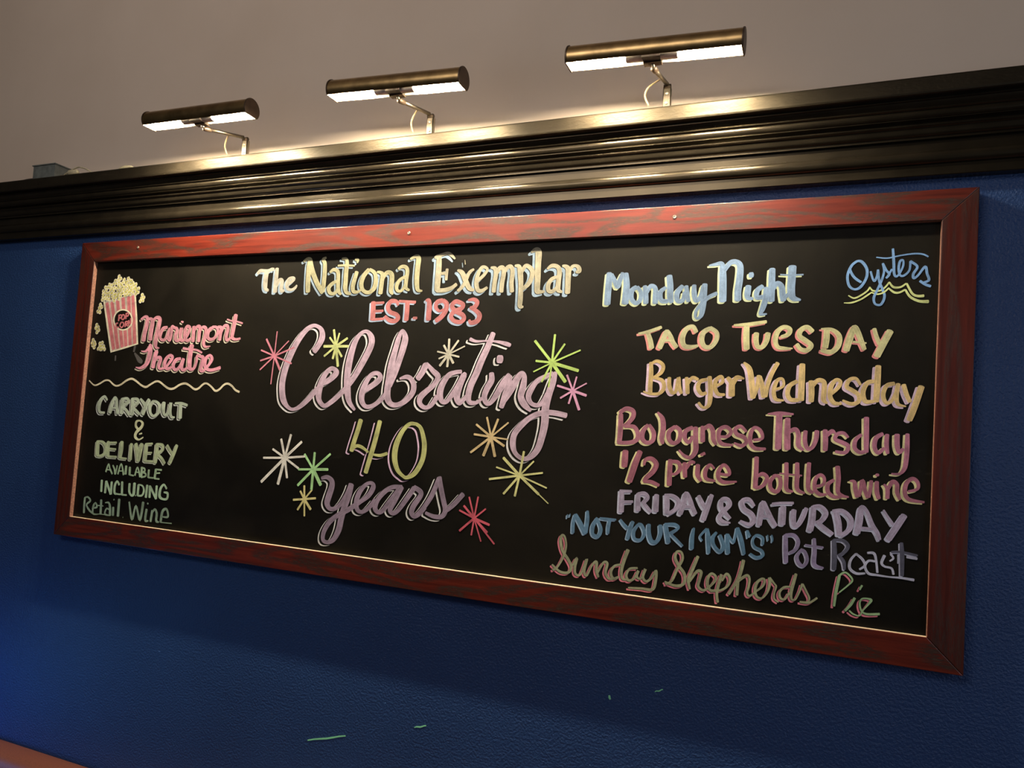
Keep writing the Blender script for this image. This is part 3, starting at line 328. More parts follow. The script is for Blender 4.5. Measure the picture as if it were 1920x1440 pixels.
 ('lettering', 'light blue script second word at the top of the right column', (0.2417, 0.3652, 0.5776), (0.6613, 0.7594, 0.5113), (-35, 35), (0, 0), [[19110, 1309, 35, 19238, 1289, 70, 19366, 1283, 97, 19397, 1476, 141, 19412, 1762, 153, 19424, 2077, 153], [19427, 1419, 93, 19546, 1261, 105, 19672, 1256, 110, 19745, 1353, 128, 19744, 1618, 141, 19723, 1864, 140, 19730, 2062, 140], [19930, 1774, 118, 19919, 1924, 128, 19927, 2018, 95, 20031, 2039, 56], [19945, 1539, 114, 20003, 1535, 114], [20212, 1780, 90, 20111, 1871, 110, 20108, 2012, 94, 20222, 2004, 90], [20292, 1819, 116, 20277, 2061, 116, 20233, 2247, 107, 20195, 2367, 63, 20317, 2363, 33], [20384, 1426, 125, 20385, 1653, 135, 20396, 2091, 125], [20408, 1877, 76, 20487, 1730, 102, 20576, 1788, 112, 20603, 1937, 122, 20627, 2085, 112], [20772, 1386, 154, 20770, 1608, 154, 20767, 1866, 152, 20809, 2032, 123, 20954, 2080, 43], [20548, 1546, 28, 20754, 1561, 33, 20986, 1558, 33], [20622, 2048, 77, 20720, 1957, 76, 20767, 1866, 75]]),
 ('lettering', 'sky blue thin script in the top right corner', (0.2347, 0.4477, 0.85), None, (0, 0), (0, 0), [[21966, 1317, 43, 21873, 1404, 51, 21808, 1599, 49, 21840, 1798, 48, 21939, 1880, 42, 22049, 1838, 52, 22146, 1662, 49, 22151, 1484, 52, 22063, 1338, 54, 21966, 1317, 44, 21873, 1404, 41, 21852, 1493, 48, 21930, 1639, 49, 22054, 1740, 50], [22220, 1531, 38, 22265, 1683, 38, 22301, 1719, 42, 22338, 1614, 39, 22350, 1499, 37, 22377, 1721, 42, 22445, 1899, 47, 22482, 2041, 47, 22425, 2190, 46, 22323, 2180, 39, 22295, 2056, 48, 22352, 1898, 44, 22423, 1705, 43, 22456, 1529, 38, 22430, 1378, 42], [22430, 1378, 42, 22494, 1512, 42, 22551, 1593, 46, 22499, 1668, 40], [22507, 1663, 35, 22594, 1498, 40], [22596, 1092, 42, 22620, 1358, 51, 22636, 1587, 46, 22677, 1641, 42, 22736, 1572, 34, 22785, 1433, 38, 22781, 1328, 37, 22728, 1344, 44, 22710, 1484, 46, 22737, 1616, 42, 22807, 1627, 42, 22895, 1525, 38, 22907, 1350, 41], [22907, 1350, 48, 23029, 1459, 45, 22966, 1596, 47, 22976, 1684, 46, 23050, 1625, 40, 23162, 1463, 47, 23199, 1603, 45, 23233, 1725, 46, 23145, 1775, 41], [23084, 1742, 48, 23176, 1810, 49, 23264, 1847, 50], [22312, 1249, 21, 22501, 1274, 27, 22732, 1230, 27, 22960, 1203, 32, 23112, 1218, 31, 23207, 1269, 30]]),
 ('wavy_line', 'pair of yellow green wave lines under the corner script', (0.7407, 0.85, 0.3909), None, (0, 0), (0, 0), [[21840, 2004, 21, 21946, 2059, 32, 22071, 1999, 32, 22179, 1912, 31, 22216, 1842, 25], [22216, 1842, 24, 22274, 1914, 31, 22399, 1916, 32, 22490, 1847, 31, 22557, 1752, 30], [22557, 1752, 28, 22630, 1850, 40, 22753, 1853, 37, 22850, 1785, 31], [22858, 1786, 37, 22956, 1979, 42, 23048, 2033, 46, 23156, 2031, 52], [21765, 2151, 16, 21902, 2148, 32, 22059, 2088, 32, 22182, 2001, 32, 22251, 1949, 26], [22251, 1949, 26, 22355, 1986, 32, 22463, 1953, 32, 22553, 1866, 31], [22553, 1875, 29, 22649, 1956, 41, 22741, 1958, 37, 22834, 1904, 31], [22839, 1907, 37, 22927, 2048, 43, 23081, 2134, 51, 23235, 2143, 62]]),
 ('lettering', 'yellow capitals with coral edge, second line of the right column, first word', (0.5004, 0.5026, 0.316), (0.7567, 0.3127, 0.3087), (-38, 30), (0, 0), [[17672, 2784, 48, 17895, 2735, 72, 18161, 2640, 71], [17877, 2774, 92, 17935, 2931, 110, 17974, 3097, 116], [18148, 3095, 112, 18215, 2909, 118, 18282, 2734, 95, 18364, 2831, 101, 18428, 2966, 101, 18510, 3072, 95], [18235, 2929, 59, 18445, 2918, 58], [18910, 2742, 88, 18834, 2627, 91, 18697, 2685, 111, 18628, 2868, 114, 18668, 3032, 100, 18792, 3069, 92, 18958, 3039, 58], [19198, 2665, 93, 19064, 2752, 109, 19036, 2924, 110, 19107, 3056, 94, 19236, 3055, 98, 19338, 2903, 100, 19330, 2751, 92, 19197, 2656, 88]]),
 ('lettering', 'yellow capitals with coral edge, second line of the right column, long word', (0.678, 0.6715, 0.3867), (0.85, 0.3269, 0.3533), (-33, 29), (0, 0), [[19684, 2599, 45, 19968, 2581, 79, 20316, 2526, 67], [19935, 2637, 117, 19937, 2862, 127, 19957, 3095, 116], [20135, 2768, 105, 20133, 2916, 105, 20174, 3046, 90, 20270, 3045, 94, 20342, 2915, 101, 20361, 2767, 105], [20623, 2840, 66, 20757, 2784, 87, 20778, 2683, 92, 20665, 2637, 89, 20549, 2730, 102, 20510, 2914, 98, 20564, 3051, 84, 20701, 3077, 66, 20845, 3076, 27], [21207, 2728, 92, 21104, 2638, 92, 20989, 2701, 101, 20969, 2820, 96, 21082, 2910, 98, 21194, 3009, 94, 21124, 3109, 92, 21006, 3092, 84, 20926, 2993, 82], [21472, 2674, 108, 21472, 2872, 118, 21455, 3051, 109], [21370, 2674, 32, 21567, 2692, 73, 21702, 2817, 97, 21694, 3013, 100, 21569, 3140, 97, 21388, 3106, 75], [21842, 3101, 117, 21897, 2869, 127, 21969, 2647, 104, 22036, 2744, 106, 22106, 2921, 95, 22167, 3079, 76], [21963, 2931, 42, 22194, 2956, 32], [22325, 2673, 75, 22370, 2831, 80, 22429, 2971, 80], [22606, 2717, 125, 22492, 2971, 125, 22391, 3208, 125]]),
 ('lettering', 'golden yellow letters with lilac edge, third line of the right column, first word', (0.5986, 0.4474, 0.2147), (0.798, 0.6247, 0.85), (-50, 38), (0, 0), [[17982, 3419, 81, 17996, 3653, 99, 17992, 3926, 99, 18001, 4091, 93], [17956, 3469, 48, 18106, 3382, 70, 18246, 3473, 80, 18216, 3628, 82, 18050, 3749, 59], [18069, 3749, 58, 18245, 3802, 80, 18292, 3955, 86, 18203, 4084, 70, 18011, 4100, 58, 17853, 4057, 35], [18395, 3740, 80, 18404, 3913, 91, 18469, 4055, 79, 18544, 4034, 69, 18573, 3889, 80, 18593, 3735, 79, 18613, 3926, 90, 18668, 4068, 67], [18762, 3730, 78, 18784, 3902, 89, 18799, 4063, 84], [18797, 3863, 57, 18883, 3727, 75, 19000, 3762, 68], [19180, 3757, 68, 19054, 3799, 80, 19009, 3933, 88, 19086, 4063, 78, 19186, 4041, 68], [19236, 3699, 87, 19265, 3906, 98, 19273, 4151, 98, 19245, 4312, 78, 19138, 4354, 56, 19040, 4254, 56], [19378, 3884, 56, 19510, 3805, 66, 19477, 3684, 67, 19372, 3771, 83, 19363, 3941, 87, 19432, 4060, 77, 19559, 4065, 56], [19604, 3708, 76, 19689, 3800, 118, 19697, 3893, 128, 19703, 4079, 128], [19710, 3855, 87, 19791, 3704, 100, 19934, 3718, 33]]),
 ('lettering', 'golden yellow letters with lilac edge, third line of the right column, long word', (0.8048, 0.6103, 0.3011), (0.7915, 0.6229, 0.85), (-47, 36), (0, 0), [[19918, 3384, 43, 20030, 3512, 105, 20087, 3788, 115, 20128, 4110, 105], [20144, 4082, 74, 20204, 3877, 84, 20229, 3655, 94], [20238, 3673, 94, 20300, 3874, 104, 20344, 4084, 104], [20369, 4074, 83, 20409, 3816, 83, 20484, 3576, 84, 20578, 3381, 84], [20535, 3931, 54, 20702, 3853, 53, 20687, 3708, 52, 20586, 3738, 74, 20527, 3940, 82, 20569, 4121, 74, 20723, 4143, 38], [21047, 3400, 110, 21047, 3653, 120, 21049, 3905, 120, 21050, 4121, 120], [20959, 3745, 75, 20828, 3840, 89, 20793, 4004, 91, 20857, 4120, 85, 21000, 4123, 76], [21225, 3738, 99, 21242, 3953, 109, 21241, 4141, 99], [21254, 3845, 62, 21347, 3717, 85, 21463, 3749, 89, 21471, 3945, 98, 21470, 4106, 88, 21537, 4165, 41], [21611, 3976, 61, 21727, 3848, 70, 21762, 3732, 68, 21680, 3699, 73, 21597, 3834, 89, 21585, 4030, 88, 21666, 4160, 83, 21795, 4164, 53], [22123, 3783, 49, 22039, 3663, 62, 21921, 3692, 76, 21878, 3826, 77, 21976, 3893, 81, 22090, 3977, 78, 22103, 4108, 78, 21979, 4166, 74, 21817, 4101, 42], [22422, 3408, 103, 22420, 3652, 112, 22416, 3879, 112, 22408, 4096, 102], [22355, 3706, 73, 22239, 3745, 85, 22172, 3922, 90, 22221, 4104, 85, 22369, 4098, 63], [22711, 3740, 72, 22582, 3787, 78, 22527, 3962, 79, 22579, 4116, 74, 22677, 4077, 63, 22747, 3903, 56], [22780, 3746, 78, 22757, 3954, 82, 22786, 4133, 67, 22923, 4174, 30], [22872, 3761, 82, 22923, 3931, 83, 22988, 4083, 74], [23173, 3786, 109, 23107, 4044, 109, 23040, 4285, 109, 22992, 4433, 100]]),
 ('lettering', 'dusty rose letters with cream edge, fourth line of the right column, first word', (0.4293, 0.1704, 0.2568), (0.85, 0.817, 0.4748), (-44, 32), (0, 0), [[17381, 4578, 102, 17389, 4810, 113, 17389, 5045, 113, 17378, 5192, 107], [17358, 4540, 83, 17492, 4446, 94, 17643, 4488, 99, 17655, 4621, 101, 17541, 4773, 89, 17435, 4827, 47], [17486, 4844, 59, 17683, 4834, 87, 17784, 4984, 99, 17759, 5121, 99, 17605, 5185, 87, 17349, 5204, 70], [17992, 4779, 70, 17893, 4920, 105, 17883, 5075, 105, 17975, 5162, 87, 18108, 5120, 92, 18127, 4946, 98, 18021, 4778, 69], [18188, 4499, 46, 18295, 4629, 103, 18326, 4839, 114, 18305, 5051, 103, 18331, 5164, 68], [18575, 4788, 80, 18455, 4909, 97, 18464, 5070, 97, 18566, 5141, 85, 18675, 5068, 90, 18687, 4877, 90, 18584, 4783, 79], [18939, 4788, 79, 18804, 4871, 95, 18794, 5023, 89, 18882, 5103, 79, 18949, 4976, 67], [19004, 4785, 99, 19018, 5048, 110, 19029, 5273, 110, 18936, 5420, 78, 18795, 5391, 68, 18687, 5285, 40], [19149, 4758, 88, 19157, 4908, 99, 19165, 5067, 99], [19180, 4813, 67, 19285, 4732, 90, 19363, 4841, 98, 19381, 5008, 98, 19440, 5112, 66], [19495, 4945, 56, 19656, 4936, 66, 19731, 4830, 75, 19619, 4738, 78, 19497, 4815, 87, 19489, 5002, 87, 19574, 5099, 78, 19780, 5110, 44], [20030, 4814, 54, 19911, 4710, 72, 19812, 4780, 80, 19848, 4879, 87, 19992, 4936, 87, 20041, 5034, 73, 19948, 5113, 77, 19804, 5066, 44], [20186, 4979, 55, 20349, 4934, 63, 20307, 4781, 74, 20192, 4723, 65, 20119, 4855, 84, 20129, 5056, 84, 20229, 5150, 76, 20419, 5148, 54]]),
 ('lettering', 'dusty rose letters with cream edge, fourth line of the right column, second word', (0.5368, 0.2161, 0.3413), (0.85, 0.8155, 0.472), (-38, 30), (0, 0), [[20437, 4431, 27, 20658, 4409, 76, 20920, 4415, 38], [20654, 4427, 122, 20658, 4699, 127, 20661, 4970, 127, 20660, 5123, 122], [20819, 4510, 101, 20822, 4744, 116, 20830, 4960, 121, 20837, 5121, 121], [20877, 4759, 75, 20975, 4718, 85, 21033, 4823, 90, 21042, 5037, 91, 21134, 5120, 52], [21163, 4744, 79, 21159, 4940, 84, 21212, 5089, 78, 21304, 5056, 76, 21363, 4893, 88, 21373, 4733, 88], [21522, 4707, 88, 21538, 4918, 97, 21538, 5104, 87], [21555, 4811, 71, 21648, 4718, 78, 21706, 4759, 41], [21941, 4825, 50, 21861, 4745, 63, 21755, 4765, 71, 21711, 4873, 74, 21849, 4935, 83, 21951, 4999, 77, 21905, 5124, 71, 21729, 5118, 53], [22252, 4425, 94, 22261, 4667, 94, 22267, 4910, 94, 22273, 5091, 84], [22175, 4759, 59, 22077, 4869, 76, 22067, 5026, 77, 22157, 5104, 73, 22250, 5084, 72], [22546, 4721, 69, 22434, 4814, 85, 22414, 4987, 79, 22483, 5095, 72, 22579, 4994, 58], [22624, 4734, 73, 22618, 4923, 83, 22644, 5093, 64], [22794, 4725, 91, 22801, 4929, 91, 22840, 5063, 70, 22906, 4991, 57], [22969, 4706, 72, 22972, 4936, 85, 22965, 5174, 85, 22941, 5362, 77, 22862, 5470, 49, 22726, 5480, 31]]),
 ('lettering', 'dusty rose letters with cream edge, fifth line of the right column, fraction and first word', (0.4278, 0.1546, 0.2318), (0.85, 0.8143, 0.4387), (-44, 33), (0, 0), [[17532, 5378, 130, 17529, 5563, 142, 17524, 5709, 130], [17855, 5367, 116, 17771, 5605, 134, 17707, 5841, 134, 17655, 6029, 128], [17955, 5649, 58, 17987, 5532, 75, 18111, 5504, 92, 18217, 5612, 109, 18164, 5769, 108, 18028, 5913, 97, 17966, 6004, 57], [17966, 6014, 46, 18120, 6001, 80, 18299, 6063, 69], [18515, 5505, 96, 18513, 5724, 107, 18517, 6036, 107], [18550, 5531, 68, 18682, 5545, 80, 18730, 5670, 89, 18648, 5785, 67, 18565, 5799, 45], [18818, 5550, 89, 18826, 5700, 100, 18841, 5840, 89], [18856, 5661, 66, 18941, 5523, 78, 19024, 5526, 56], [19094, 5568, 88, 19098, 5774, 99, 19172, 5895, 67], [19430, 5619, 44, 19336, 5551, 66, 19252, 5688, 87, 19278, 5844, 78, 19461, 5876, 45], [19552, 5721, 55, 19730, 5726, 65, 19710, 5607, 76, 19614, 5531, 66, 19522, 5668, 86, 19529, 5815, 87, 19649, 5889, 77, 19887, 5857, 38], [19144, 5355, 56, 19220, 5317, 67]]),
 ('lettering', 'dusty rose letters with cream edge, fifth line of the right column, two last words', (0.4861, 0.1858, 0.2809), (0.85, 0.8213, 0.4482), (-38, 30), (0, 0), [[20258, 5331, 88, 20262, 5594, 93, 20258, 5949, 93], [20290, 5719, 53, 20391, 5657, 76, 20480, 5741, 82, 20402, 5901, 73, 20267, 5957, 64], [20622, 5676, 71, 20543, 5808, 76, 20566, 5950, 79, 20679, 5994, 79, 20740, 5864, 75, 20716, 5704, 78, 20621, 5667, 54], [20833, 5409, 81, 20844, 5659, 85, 20856, 5926, 82, 20979, 5969, 43], [20713, 5624, 27, 20881, 5629, 32, 21131, 5637, 32], [21035, 5395, 80, 21045, 5643, 90, 21057, 5909, 81, 21195, 5982, 42], [21255, 5379, 79, 21251, 5627, 84, 21265, 5892, 80, 21350, 5955, 63], [21386, 5832, 52, 21530, 5782, 60, 21544, 5658, 64, 21474, 5596, 63, 21388, 5688, 73, 21380, 5882, 74, 21473, 5980, 74, 21594, 5973, 42], [21776, 5412, 87, 21800, 5638, 91, 21800, 5899, 78, 21890, 5975, 62, 21994, 5990, 36], [21719, 5679, 60, 21618, 5775, 77, 21624, 5923, 80, 21732, 6006, 73, 21859, 5999, 52], [22005, 5674, 26, 22084, 5685, 69, 22110, 5821, 86, 22145, 5970, 76], [22176, 5954, 65, 22202, 5813, 65, 22227, 5656, 83, 22281, 5841, 76, 22332, 5966, 77], [22347, 5956, 65, 22372, 5799, 65, 22382, 5644, 65], [22477, 5654, 74, 22484, 5841, 84, 22522, 5971, 75], [22479, 5508, 65, 22483, 5536, 65], [22604, 5695, 39, 22663, 5775, 74, 22670, 5953, 73], [22679, 5774, 55, 22747, 5632, 78, 22824, 5677, 75, 22832, 5829, 73, 22886, 5956, 56], [23023, 5795, 49, 23173, 5732, 55, 23169, 5607, 65, 23082, 5546, 70, 22981, 5647, 77, 22965, 5834, 77, 23043, 5945, 70, 23289, 5974, 40]]),
 ('lettering', 'lilac grey capitals with white edge, sixth line of the right column, first word and ampersand', (0.4654, 0.4117, 0.598), (0.615, 0.6458, 0.85), (-34, 39), (0, 0), [[17502, 6264, 106, 17509, 6476, 118, 17514, 6698, 118], [17462, 6258, 70, 17717, 6242, 58], [17506, 6492, 69, 17755, 6462, 57], [17869, 6281, 93, 17872, 6463, 105, 17882, 6635, 116], [17866, 6291, 80, 18000, 6264, 87, 18072, 6349, 92, 17973, 6473, 79], [17993, 6471, 70, 18075, 6559, 82, 18166, 6642, 58], [18265, 6275, 103, 18266, 6446, 108, 18266, 6617, 114], [18482, 6276, 102, 18498, 6463, 113, 18502, 6642, 90], [18439, 6260, 57, 18609, 6264, 80, 18736, 6366, 96, 18698, 6520, 88, 18536, 6648, 77], [18781, 6625, 99, 18843, 6394, 110, 18884, 6184, 88, 18964, 6308, 101, 19028, 6470, 100, 19093, 6591, 89], [18844, 6469, 67, 18991, 6455, 67], [19143, 6218, 78, 19223, 6359, 94, 19282, 6447, 94], [19409, 6176, 86, 19339, 6423, 107, 19263, 6699, 107], [19805, 6712, 33, 19654, 6702, 89, 19588, 6620, 85, 19661, 6485, 90, 19778, 6346, 89, 19738, 6239, 83, 19631, 6245, 85, 19606, 6380, 91, 19680, 6501, 88, 19801, 6618, 55]]),
 ('lettering', 'lilac grey capitals with white edge, sixth line of the right column, long word', (0.5043, 0.4417, 0.6488), (0.6006, 0.6306, 0.85), (-30, 36), (0, 0), [[20258, 6320, 54, 20148, 6203, 88, 20023, 6250, 93, 20065, 6392, 92, 20209, 6487, 97, 20266, 6608, 97, 20181, 6707, 86, 20004, 6652, 44], [20373, 6696, 92, 20397, 6469, 102, 20426, 6232, 83, 20510, 6386, 95, 20602, 6557, 95, 20684, 6682, 84], [20396, 6523, 54, 20566, 6507, 53], [20605, 6252, 53, 20756, 6220, 53, 20998, 6198, 53], [20813, 6287, 110, 20812, 6465, 115, 20811, 6634, 110], [21015, 6339, 99, 21010, 6481, 100, 21033, 6629, 93, 21107, 6622, 80, 21186, 6464, 88, 21244, 6282, 78], [21373, 6235, 97, 21367, 6481, 107, 21332, 6704, 107], [21370, 6235, 63, 21499, 6223, 84, 21604, 6335, 92, 21542, 6481, 88, 21431, 6545, 61], [21464, 6541, 73, 21581, 6634, 83, 21737, 6736, 73], [21778, 6284, 107, 21835, 6504, 111, 21860, 6735, 100], [21727, 6289, 62, 21902, 6272, 83, 22052, 6413, 92, 22041, 6604, 89, 21889, 6754, 77], [22172, 6667, 111, 22209, 6415, 116, 22231, 6176, 94, 22327, 6241, 68, 22428, 6478, 77, 22526, 6638, 77, 22566, 6753, 57], [22258, 6564, 51, 22459, 6564, 51], [22614, 6188, 39, 22695, 6316, 48, 22782, 6442, 58], [22967, 6255, 113, 22854, 6469, 118, 22717, 6728, 113]]),
 ('lettering', 'worn steel blue capitals in quotation marks, seventh line of the right column, first two words', (0.1356, 0.2682, 0.4417), (0.4023, 0.5977, 0.85), (-22, 26), (0, 0), [[16301, 6883, 31, 16299, 6953, 31], [16362, 6857, 19, 16359, 6917, 25], [16477, 6866, 61, 16447, 7047, 74, 16451, 7264, 74], [16487, 6865, 87, 16612, 7050, 105, 16728, 7254, 99], [16758, 6760, 61, 16769, 6936, 85, 16747, 7233, 85], [16990, 6895, 71, 16901, 7080, 90, 16912, 7254, 74, 17035, 7280, 81, 17085, 7119, 79, 16992, 6914, 61], [17051, 6889, 47, 17232, 6890, 58, 17410, 6882, 35], [17273, 6915, 71, 17252, 7063, 77, 17250, 7199, 60], [17509, 6873, 48, 17593, 6970, 65, 17676, 7038, 71], [17785, 6893, 80, 17735, 7051, 86, 17690, 7267, 81], [17904, 6938, 57, 17816, 7100, 75, 17844, 7250, 65, 17980, 7254, 61, 18049, 7114, 69, 17982, 6950, 70, 17903, 6929, 58], [18134, 6915, 80, 18144, 7104, 92, 18211, 7267, 93, 18324, 7255, 77, 18391, 7096, 84, 18381, 6909, 85], [18493, 6897, 91, 18532, 7081, 96, 18569, 7246, 96], [18473, 6877, 56, 18679, 6860, 68, 18761, 6926, 55, 18596, 7056, 66], [18616, 7072, 46, 18733, 7172, 52, 18869, 7288, 40]]),
 ('lettering', 'worn steel blue capitals in quotation marks, seventh line of the right column, last word', (0.1316, 0.2755, 0.4458), (0.3959, 0.5946, 0.85), (-20, 24), (0, 0), [[19083, 6893, 43, 19057, 7081, 82, 19058, 7322, 82], [19263, 7133, 33, 19222, 7045, 37, 19341, 6885, 53], [19359, 6883, 54, 19387, 7082, 92, 19406, 7374, 65], [19541, 6937, 53, 19476, 7054, 74, 19501, 7198, 66, 19632, 7320, 66, 19697, 7194, 74, 19615, 6984, 65], [19755, 6951, 64, 19773, 7131, 85, 19792, 7329, 85], [19773, 6949, 44, 19886, 7100, 44, 19916, 7006, 41, 19950, 6803, 52], [19959, 6802, 64, 20041, 7047, 90, 20106, 7311, 63], [20144, 6837, 47, 20163, 6980, 31], [20152, 6836, 43, 20213, 6942, 32], [20456, 7082, 51, 20450, 6948, 53, 20328, 6908, 47, 20265, 7023, 41, 20305, 7144, 49, 20445, 7209, 54, 20467, 7304, 60, 20349, 7354, 59, 20226, 7297, 44], [20541, 6885, 26, 20558, 6990, 20], [20620, 6876, 26, 20640, 6946, 31, 20636, 7008, 25]]),
 ('lettering', 'dull lilac letters after the quotation mark, in the seventh line of the right column', (0.3454, 0.2934, 0.5084), (0.6088, 0.6392, 0.85), (-19, 24), (0, 0), [[20881, 6849, 80, 20894, 7130, 90, 20911, 7384, 80], [20885, 6848, 63, 21034, 6832, 69, 21121, 6946, 70, 21079, 7109, 68, 20966, 7193, 50], [21178, 7115, 49, 21109, 7246, 68, 21148, 7373, 73, 21240, 7415, 60, 21300, 7294, 63, 21253, 7142, 62, 21177, 7102, 53], [21412, 6862, 59, 21430, 7104, 78, 21436, 7364, 81, 21599, 7414, 37], [21255, 7001, 37, 21418, 7009, 37, 21580, 7017, 42]]),
 ('lettering', 'half rubbed out grey white word beside the right frame rail', (0.1249, 0.1312, 0.2011), (0.6045, 0.6347, 0.85), (-21, 23), (0, 0), [[21769, 6857, 81, 21789, 7149, 95, 21788, 7416, 85], [21766, 6849, 52, 21924, 6840, 63, 22022, 6933, 67, 21964, 7060, 66, 21857, 7141, 49], [21872, 7139, 51, 21956, 7250, 69, 21977, 7393, 48], [22937, 6779, 63, 22957, 7012, 76, 22968, 7386, 63], [22778, 6965, 40, 22943, 6946, 40, 23211, 6982, 40]]),
 ('lettering', 'pale outline strokes over the half rubbed out word', (0.6027, 0.6329, 0.85), None, (0, 0), (0, 0), [[22168, 7070, 37, 22079, 7200, 46, 22067, 7356, 54, 22182, 7444, 52, 22337, 7424, 35], [22168, 7070, 41, 22280, 7159, 50, 22331, 7272, 46, 22241, 7360, 38], [22368, 7030, 41, 22476, 7026, 51, 22519, 7148, 42, 22550, 7381, 42], [22497, 7176, 41, 22389, 7180, 43, 22335, 7289, 42, 22398, 7417, 51, 22552, 7431, 41, 22749, 7439, 30, 22959, 7432, 40, 23167, 7444, 50], [22660, 7047, 54, 22616, 7187, 50, 22667, 7251, 41, 22789, 7275, 40, 22823, 7380, 42], [22765, 7009, 39, 22812, 7079, 36, 22754, 7140, 28], [23038, 7027, 50, 23206, 7041, 45], [22885, 7003, 22, 22891, 7170, 22]]),
 ('lettering', 'thin olive script with red shadow line, last line of the right column, first word', (0.3872, 0.4129, 0.2684), (0.85, 0.2608, 0.3543), (-39, 38), (-7, 7), [[16038, 8142, 53, 16139, 8070, 42, 16268, 7817, 49, 16315, 7575, 44, 16271, 7382, 44, 16202, 7354, 54, 16180, 7491, 69, 16244, 7702, 63, 16376, 7864, 63, 16466, 8030, 62, 16395, 8157, 58, 16208, 8160, 55, 16014, 8030, 44], [16488, 7988, 42, 16580, 7820, 60, 16550, 8000, 61, 16565, 8155, 56, 16665, 8181, 46, 16737, 8035, 47, 16809, 7812, 62, 16764, 8071, 61, 16828, 8170, 46, 16934, 7933, 46, 17030, 7844, 61, 17042, 8036, 61, 17094, 8165, 49], [17065, 8091, 41, 17190, 7844, 51, 17275, 7853, 60, 17247, 8049, 60, 17330, 8169, 54, 17448, 8158, 40], [17567, 7837, 45, 17432, 7891, 51, 17365, 8034, 59, 17428, 8157, 59, 17544, 8107, 50], [17714, 7509, 80, 17643, 7732, 75, 17598, 7967, 64, 17628, 8131, 54, 17741, 8139, 34], [17939, 7867, 45, 17776, 7906, 50, 17707, 8048, 58, 17762, 8152, 58, 17875, 8103, 50, 17965, 7921, 55, 17933, 8038, 59, 18009, 8089, 39, 18080, 7982, 39, 18115, 7864, 62, 18068, 8040, 58, 18146, 8124, 51, 18255, 8035, 49, 18344, 7873, 52, 18344, 8098, 61, 18287, 8275, 60, 18059, 8287, 51, 17771, 8310, 40]]),
 ('lettering', 'thin olive script with red shadow line, last line of the right column, second word', (0.4198, 0.4477, 0.2813), (0.85, 0.262, 0.3657), (-35, 36), (-6, 6), [[18562, 8130, 43, 18687, 8035, 48, 18785, 7781, 54, 18884, 7565, 49, 18849, 7424, 46, 18756, 7427, 49, 18730, 7564, 62, 18819, 7721, 63, 18937, 7873, 62, 18933, 8068, 58, 18767, 8136, 56, 18540, 8082, 40], [19194, 7472, 64, 19099, 7742, 69, 19025, 7973, 65, 19063, 8161, 44], [19054, 8006, 42, 19189, 7786, 58, 19275, 7784, 61, 19251, 7943, 53, 19231, 8083, 50, 19334, 8152, 49, 19438, 8083, 42, 19556, 7940, 47, 19578, 7846, 49, 19495, 7788, 49, 19427, 7866, 58, 19413, 8014, 60, 19477, 8129, 51, 19592, 8117, 38], [19682, 7788, 57, 19655, 7914, 57, 19623, 8068, 58, 19612, 8205, 53, 19637, 8351, 54], [19701, 7908, 41, 19786, 7758, 53, 19857, 7847, 53, 19824, 7987, 46, 19697, 8098, 42, 19487, 8154, 37], [20102, 7444, 67, 20071, 7630, 67, 20014, 7840, 66, 19918, 8028, 56, 19848, 8159, 56], [20016, 7880, 57, 20006, 8158, 57], [20028, 7865, 51, 20178, 7738, 53, 20235, 7798, 47, 20227, 7960, 46, 20201, 8084, 47, 20255, 8141, 42, 20372, 8034, 35, 20495, 7911, 45, 20527, 7793, 46, 20475, 7769, 46, 20383, 7859, 55, 20352, 8010, 56, 20393, 8135, 49, 20493, 8151, 35, 20588, 8018, 44, 20625, 7854, 55, 20614, 7736, 56], [20620, 7735, 54, 20719, 7841, 32, 20749, 7890, 35, 20718, 8027, 35, 20726, 8132, 37, 20804, 8187, 32], [21008, 7856, 31, 20897, 7884, 45, 20820, 7987, 44, 20838, 8100, 48, 20920, 8115, 40, 21000, 7975, 39], [21108, 7593, 53, 21068, 7769, 63, 21031, 7971, 59, 21049, 8097, 42, 21117, 8088, 34, 21184, 7937, 34, 21232, 7774, 43], [21238, 7773, 36, 21318, 7919, 36, 21371, 8029, 34, 21338, 8111, 35, 21205, 8128, 41], [21229, 8133, 31, 21375, 8119, 40, 21510, 8009, 39]]),
 ('lettering', 'thin green script with red shadow line, last word of the last line', (0.3926, 0.6277, 0.3468), (0.85, 0.2596, 0.3692), (-39, 41), (-7, 7), [[21892, 7532, 51, 21865, 7703, 56, 21837, 7900, 52, 21820, 8121, 42], [21880, 7534, 38, 21983, 7450, 36, 22080, 7508, 36, 22124, 7592, 32, 22051, 7691, 28, 21904, 7846, 24], [22177, 7917, 46, 22112, 8053, 50, 22018, 8182, 42], [22093, 8171, 31, 22165, 8224, 31, 22271, 8240, 24, 22325, 8137, 23, 22412, 8011, 32, 22464, 7921, 46, 22408, 7897, 31, 22305, 7914, 28, 22268, 8006, 32, 22302, 8140, 35, 22396, 8190, 41, 22612, 8158, 45], [22295, 7661, 36, 22258, 7747, 32]]),
 ('starburst', 'pink starburst left of the large script capital', (0.661, 0.2433, 0.3408), None, (0, 0), (0, 0), [[7738, 3424, 36, 7764, 2754, 36], [7738, 3424, 58, 7423, 2963, 58], [7738, 3424, 44, 7273, 3271, 44], [7738, 3424, 46, 7273, 3560, 46], [7738, 3424, 42, 7285, 3810, 42], [7738, 3424, 36, 7698, 4189, 36], [7738, 3424, 67, 7963, 3795, 67], [7738, 3424, 44, 8329, 3619, 43], [7738, 3424, 46, 8373, 3186, 46], [7738, 3424, 34, 8178, 3007, 33]]),
